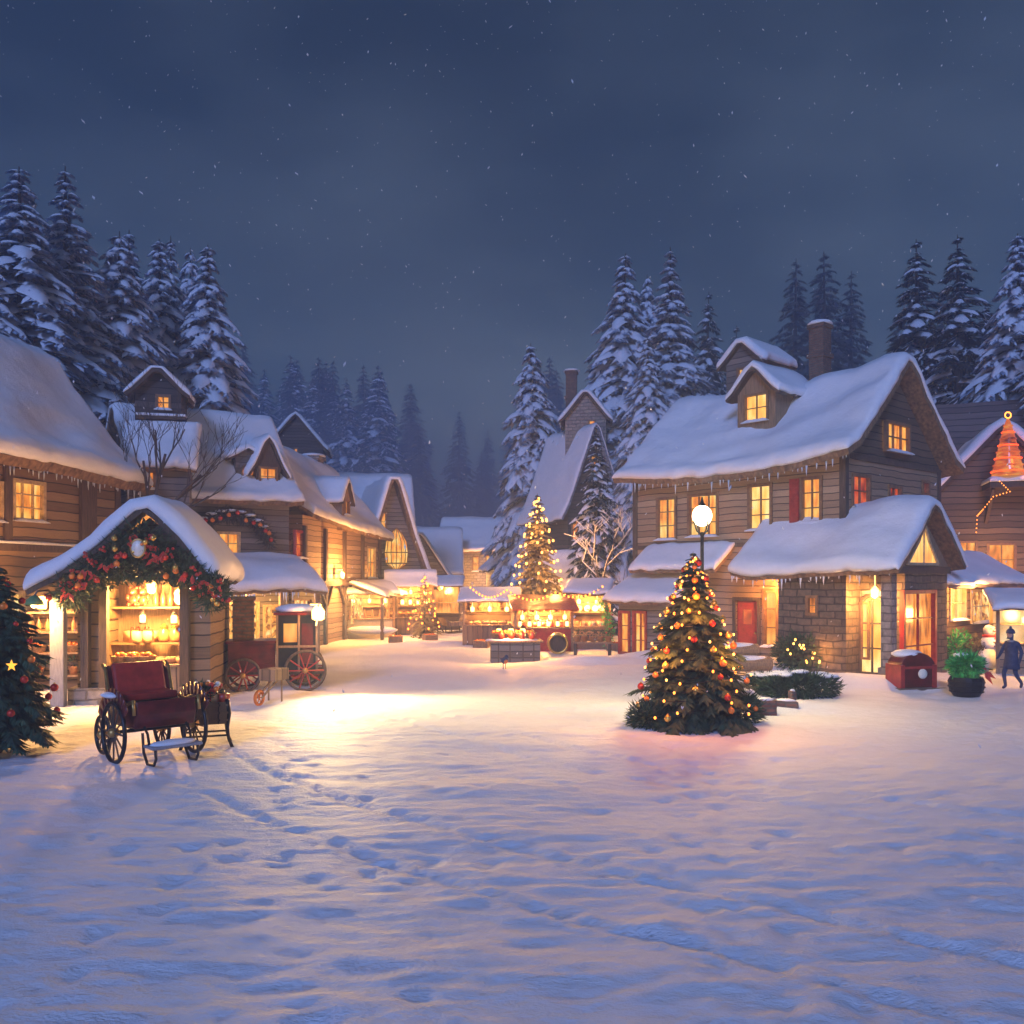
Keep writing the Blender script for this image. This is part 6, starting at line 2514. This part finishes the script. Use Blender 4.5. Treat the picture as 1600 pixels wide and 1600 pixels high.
mb = garland_mesh([(.26 * math.cos(a), 0, .26 * math.sin(a)) for a in [k * .45 for k in range(15)]], .10, 520, q, .11, .05)
mb.build('leaves', M['needle_gold'], WR)
for (px, py, Y, r_, lb, mt) in ((1497, 1000, 29.6, .5, 'pale green little fir shrub under the lean-to windows', 'leaf_bright'), (1527, 1012, 29.2, .42, 'small leafy shrub with orange berries beside the snowman', 'needle_gold'),
                                (1372, 1040, 27.3, .28, 'little leafy plant by the arched doorway', 'needle_gold')):
    p = at(px, py, Y)
    bush('shrub', lb, (p.x, Y, 0.05), r_, (.8, .8, 1.35), int(1700 * r_), .16, .045, mt, False, int(px))

# fir at the left edge
tp2 = Vector(((-2 - 800) / 1400 * 15.2, 15.2, 0))
T2 = near_fir('decorated_fir', 'dark fir with sparse red baubles and a small yellow star cut by the left edge', (tp2.x, tp2.y, 0), 3.25, .92, 52, 'needle_lit', 34, 17, 14, False, .34, .11, .62)
for i, p in enumerate(cone_points(3.1, .95, .45, 34, 9.3, q, .62, 1.03)):
    bauble('bauble_red' if i % 3 else 'bauble_orange', tp2 + p, ('red' if i % 3 else 'orange') + ' bauble on the dark fir at the left edge', ('red' if i % 3 else 'orange') + ' baubles on the left fir', q.uniform(.65, 1.0))
st = thing('star', 'small glowing yellow star hanging on the dark fir at the left edge', 'ornament', ground_at(18, 1200) * 0 + at(18, 1040, 14.3))
mb = MB()
o5 = [(.10 * (1 if k % 2 == 0 else .42) * math.sin(k * math.pi / 5), .10 * (1 if k % 2 == 0 else .42) * math.cos(k * math.pi / 5)) for k in range(10)]
mb.v = [(a, 0, b) for a, b in o5] + [(0, -.03, 0), (0, .03, 0)]
mb.f = [(k, (k + 1) % 10, 10) for k in range(10)] + [((k + 1) % 10, k, 11) for k in range(10)]
mb.build('star_body', M['star_glow'], st)

# golden tree in the middle of the market
tp3 = Vector(((840 - 800) / 1400 * 41.5, 41.5, 0))
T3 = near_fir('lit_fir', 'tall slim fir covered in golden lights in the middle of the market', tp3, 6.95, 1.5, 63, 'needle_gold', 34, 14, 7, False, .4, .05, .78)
bp3 = [tp3 + p for p in cone_points(6.9, 1.50, 1.2, 96, 13, q, .78, 1.0)]
light_chain('golden lights wound round the tall slim fir in the middle of the market', bp3, bp3, 'bulb_gold', .05, None, 260, [tp3 + Vector((-1.0, -1.6, 2.2)), tp3 + Vector((.8, -1.4, 3.6)), tp3 + Vector((0, -1.1, 5.2)), tp3 + Vector((1.5, .2, 2.6)), tp3 + Vector((-1.3, 0, 4.0))], False)
# small amber tree by the far stalls
tp4 = Vector(((663 - 800) / 1400 * 44, 44, 0))
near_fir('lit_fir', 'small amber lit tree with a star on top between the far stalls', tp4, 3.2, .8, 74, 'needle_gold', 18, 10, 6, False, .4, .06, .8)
bp4 = [tp4 + p for p in cone_points(3.1, .8, .3, 44, 8, q, .8, 1.0)]
light_chain('amber lights on the small tree between the far stalls', bp4, bp4, 'bulb_orange', .045, None, 40, [tp4 + Vector((-.5, -.9, 1.4)), tp4 + Vector((.4, -.7, 2.2))], False)
# festooned barn arch above the awning of the dormered house
ag = thing('window_garland', 'dark bough arch with red and white ornaments round the window above the long awning', 'garland', DF.w(.55, -.3, 4.0))
fw = DF
c0 = at(356, 850, 0.001)
wu = (dw[0] + dw[2]) / 2
arc = [fw.w(wu + 1.5 * math.cos(a), -.28, 4.2 + 1.15 * math.sin(a)) - ag.location for a in [math.pi * (k / 12) for k in range(13)]]
mb = garland_mesh(arc, .22, 1100, q, .26, .05)
mb.build('boughs', M['bark'], ag)
s = MB()
for a in arc[2:11]:
    s.ball(a + Vector((0, -.05, .16)), (.22, .14, .06), 8, 5, .2)
s.build('snow_load', M['snow'], ag, True)
for i in range(14):
    a = math.pi * (i + .5) / 14
    c = ('bauble_red', 'bauble_orange')[i % 2]
    p = fw.w(wu + 1.5 * math.cos(a), -.52, 4.15 + 1.15 * math.sin(a) + q.uniform(-.15, .15))
    bauble(c, p, c[7:] + ' bauble in the bough arch above the long awning', c[7:] + ' baubles in the bough arch', 1.25)

# red lit cone tree on the porch roof at the right edge, and its light string
rt = at(1575, 738, 34.6)
RT = thing('red_lit_tree', 'red glowing cone shaped tree of lights on the snowy ledge at the right edge', 'light tree', rt)
mb = MB()
mb.lathe([(.50, -.1), (.46, .1), (.30, .8), (.18, 1.35), (.06, 1.75), (.02, 1.8)], 14)
mb.build('cone', M['cone_glow'], RT, True)
for k in range(8):
    z = .02 + k * .22
    r_ = .50 - .245 * z
    mb = MB()
    mb.ring((0, 0, z), r_ + .015, .026, 'z', 26, 6)
    mb.build('light_ring', M['cone_glow'] if k % 2 else M['bulb_red'], RT, True)
mb = MB()
mb.ring((0, 0, 1.92), .10, .022, 'y', 18, 6)
mb.build('top_hoop', M['bulb_orange'], RT, True)
lamp('cone_light', (0, -.9, .6), 14, (1, .25, .05), .2, RT)
RT.scale = (1.15, 1.15, 1.15)
LG = thing('snowy_ledge', 'snow covered wooden balcony under the red cone of lights', 'balcony', at(1588, 748, 34.6) + Vector((.1, .35, 0)), -18)
mb = MB()
mb.box(-.95, 2.2, -.7, 1.1, -.34, -.12)
for x in (-.8, 1.2):
    mb.bar((x, -.5, -.36), (x, 1.0, -1.6), .12, .12)
mb.build('deck', M['timber'], LG)
s = slab([(-.78, -.116), (0, -.116), (1.1, -.116)], -1.0, 2.25, 0, .22, AX, .05, 1.4, .2, None, .2, 77)
s.build('snow_cover', M['snow'], LG, True)
sp2 = [at(a, b, 34.2) for a, b in ((1562, 752), (1578, 768), (1552, 776), (1536, 796), (1527, 806), (1525, 838))]
dense = []
for a, b in zip(sp2, sp2[1:]):
    dense += [a.lerp(b, k / 5) for k in range(5)]
light_chain('light string trailing down from the snowy ledge below the red cone', sp2, dense, 'bulb_orange', .02)

# ---------------------------------------------------------------- bare trees
def bare(name, label, loc, h, seed, spread=.5, depth=5, snow=False, br=None, limbs=None):
    o = thing(name, label, 'tree', loc)
    t, s = bare_tree_mesh(h, seed, spread, depth, snow, br, limbs)
    t.build('branches', M['bark'], o)
    if snow and s.v:
        s.build('snow_load', M['snow_bough'], o, True)
    return o


p = at(262, 800, 30.8)
bare('bare_tree', 'leafless dark tree between the cottage roof and the dormered house', (p.x - .1, 29.8, 4.1), 6.4, 14, .34, 4, False, .10, [(-.5, -.1, .9, .75), (.1, .1, 1, 1.0), (.5, -.2, .8, .95), (.75, .1, .5, .8), (-.15, -.3, 1, .9)])
p = at(925, 900, 43)
bare('bare_tree', 'leafless tree with snow on its spreading twigs left of the big house', (p.x, 43, 0), 8.2, 23, .62, 5, True, .13)
p = at(975, 900, 39)
bare('bare_tree', 'small bare bush tree close against the left corner of the big house', (p.x, 39, 0), 4.6, 37, .8, 4, False, .08)
p = at(1545, 900, 33)

# ---------------------------------------------------------------- firs on the slopes
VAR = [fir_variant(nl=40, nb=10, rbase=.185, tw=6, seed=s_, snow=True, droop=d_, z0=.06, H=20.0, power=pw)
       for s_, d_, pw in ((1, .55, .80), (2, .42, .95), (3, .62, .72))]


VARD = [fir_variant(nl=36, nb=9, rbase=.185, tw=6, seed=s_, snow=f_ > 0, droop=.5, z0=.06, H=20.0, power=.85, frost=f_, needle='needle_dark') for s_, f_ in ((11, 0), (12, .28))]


def big_fir(px, py, Y, wd, v, label, group=None, deg=None):
    top = at(px, py, Y)
    b = gh(top.x, Y) if abs(top.x) < 200 else 0
    h = top.z - b
    s = h / 20.0
    o = fir('snowy_fir', label, 'tree', VAR[v] if v < 5 else VARD[v - 5], (top.x, Y, b), (s * wd * R.uniform(.92, 1.08), s * wd * R.uniform(.92, 1.08), s), R.uniform(0, 360) if deg is None else deg, group)
    o.rotation_euler[0] = rad(R.uniform(-1.2, 1.2))
    o.rotation_euler[1] = rad(R.uniform(-1.6, 1.6))
    return o


near = [
    (38, 250, 38, 1.4, 0, 'huge snow laden fir rising above the cottage roof at the left edge'),
    (118, 252, 41, 1.25, 1, 'very tall pointed snowy fir second from the left edge'),
    (-45, 330, 36, 1.4, 2, 'snowy fir mostly cut off by the left edge'),
    (176, 352, 43, 1.3, 2, 'snowy fir with a slim tip beside the very tall pointed one'),
    (204, 348, 49, 1.15, 1, 'snowy fir with a leaning tip left of the three thin tips'),
    (250, 366, 48, 1.2, 0, 'snowy fir, leftmost of the three thin tips above the hillside tower'),
    (271, 364, 51, .85, 1, 'snowy fir, middle of the three thin tips above the hillside tower'),
    (288, 372, 53, .85, 2, 'snowy fir, rightmost of the three thin tips above the hillside tower'),
    (318, 376, 48, 1.22, 0, 'big snowy fir at the right end of the left bank of trees'),
    (85, 450, 40, 1.2, 2, 'lower snowy fir right behind the cottage roof'),
    (150, 470, 43, 1.1, 0, 'lower broad snowy fir left of the hillside tower'),
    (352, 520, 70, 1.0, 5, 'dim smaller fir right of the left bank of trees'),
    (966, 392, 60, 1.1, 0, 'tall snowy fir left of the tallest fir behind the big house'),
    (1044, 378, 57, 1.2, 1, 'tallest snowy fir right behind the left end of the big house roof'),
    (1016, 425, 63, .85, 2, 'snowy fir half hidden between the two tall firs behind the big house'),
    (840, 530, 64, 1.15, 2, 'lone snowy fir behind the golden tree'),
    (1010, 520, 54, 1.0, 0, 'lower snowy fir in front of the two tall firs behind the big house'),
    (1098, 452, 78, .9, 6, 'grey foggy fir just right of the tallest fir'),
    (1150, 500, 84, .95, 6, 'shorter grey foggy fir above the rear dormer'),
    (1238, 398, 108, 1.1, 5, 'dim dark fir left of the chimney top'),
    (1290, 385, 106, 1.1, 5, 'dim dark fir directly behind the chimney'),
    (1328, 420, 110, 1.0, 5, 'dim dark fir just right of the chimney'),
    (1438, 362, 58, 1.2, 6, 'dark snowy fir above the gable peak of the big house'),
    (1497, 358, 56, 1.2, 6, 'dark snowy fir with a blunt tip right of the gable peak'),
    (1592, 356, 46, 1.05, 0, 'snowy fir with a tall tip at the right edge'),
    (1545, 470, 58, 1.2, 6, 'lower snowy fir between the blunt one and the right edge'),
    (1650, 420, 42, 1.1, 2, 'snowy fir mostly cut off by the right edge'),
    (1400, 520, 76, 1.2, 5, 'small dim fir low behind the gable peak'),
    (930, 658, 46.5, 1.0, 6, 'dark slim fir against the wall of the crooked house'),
]
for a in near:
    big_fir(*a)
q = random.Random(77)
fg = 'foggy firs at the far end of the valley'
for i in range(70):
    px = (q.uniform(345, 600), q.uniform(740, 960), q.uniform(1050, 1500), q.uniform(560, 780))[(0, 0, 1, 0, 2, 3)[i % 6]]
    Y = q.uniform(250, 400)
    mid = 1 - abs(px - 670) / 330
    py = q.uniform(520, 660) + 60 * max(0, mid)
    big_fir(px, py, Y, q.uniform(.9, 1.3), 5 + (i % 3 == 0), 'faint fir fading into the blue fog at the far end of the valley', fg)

# ---------------------------------------------------------------- snow in the air
q = random.Random(99)
mb = MB()
for _ in range(1500):
    Y = 9 + 60 * q.random() ** .8
    X = q.uniform(-.62, .62) * Y
    Z = q.uniform(.6, 3 + .68 * Y)
    s_ = q.uniform(.008, .017) * (1 + Y / 40)
    d = Vector((q.uniform(-1, 1), q.uniform(-.3, .3), q.uniform(-2.0, -.4))).normalized() * s_ * q.uniform(1, 2.2)
    c = Vector((X, Y, Z))
    u = Vector((s_ * .7, 0, 0))
    v = Vector((0, s_ * .7, 0))
    o = len(mb.v)
    mb.v += [tuple(c - d), tuple(c + u), tuple(c + v), tuple(c - u), tuple(c - v), tuple(c + d)]
    mb.f += [(o, o + 1, o + 2), (o, o + 2, o + 3), (o, o + 3, o + 4), (o, o + 4, o + 1), (o + 5, o + 2, o + 1), (o + 5, o + 3, o + 2), (o + 5, o + 4, o + 3), (o + 5, o + 1, o + 4)]
tag(mb.build('snowflakes', M['snow'], None), 'sparse snowflakes drifting through the night air', 'snowflakes', None, 'stuff')

# ---------------------------------------------------------------- the blue night haze
HAZE = .0042
mb = MB()
mb.box(-285, 285, -20, 440, -3, 50)
hz = mb.build('haze', None, None)
m = bpy.data.materials.new('night_haze')
m.use_nodes = True
t = m.node_tree
t.nodes.remove(t.nodes['Principled BSDF'])
pv = t.nodes.new('ShaderNodeVolumePrincipled')
pv.inputs['Color'].default_value = (.38, .54, .84, 1)
pv.inputs['Density'].default_value = HAZE
pv.inputs['Anisotropy'].default_value = .25
t.links.new(pv.outputs[0], t.nodes['Material Output'].inputs['Volume'])
hz.data.materials.append(m)
tag(hz, 'thin blue night haze filling the valley', 'haze', None, 'stuff')
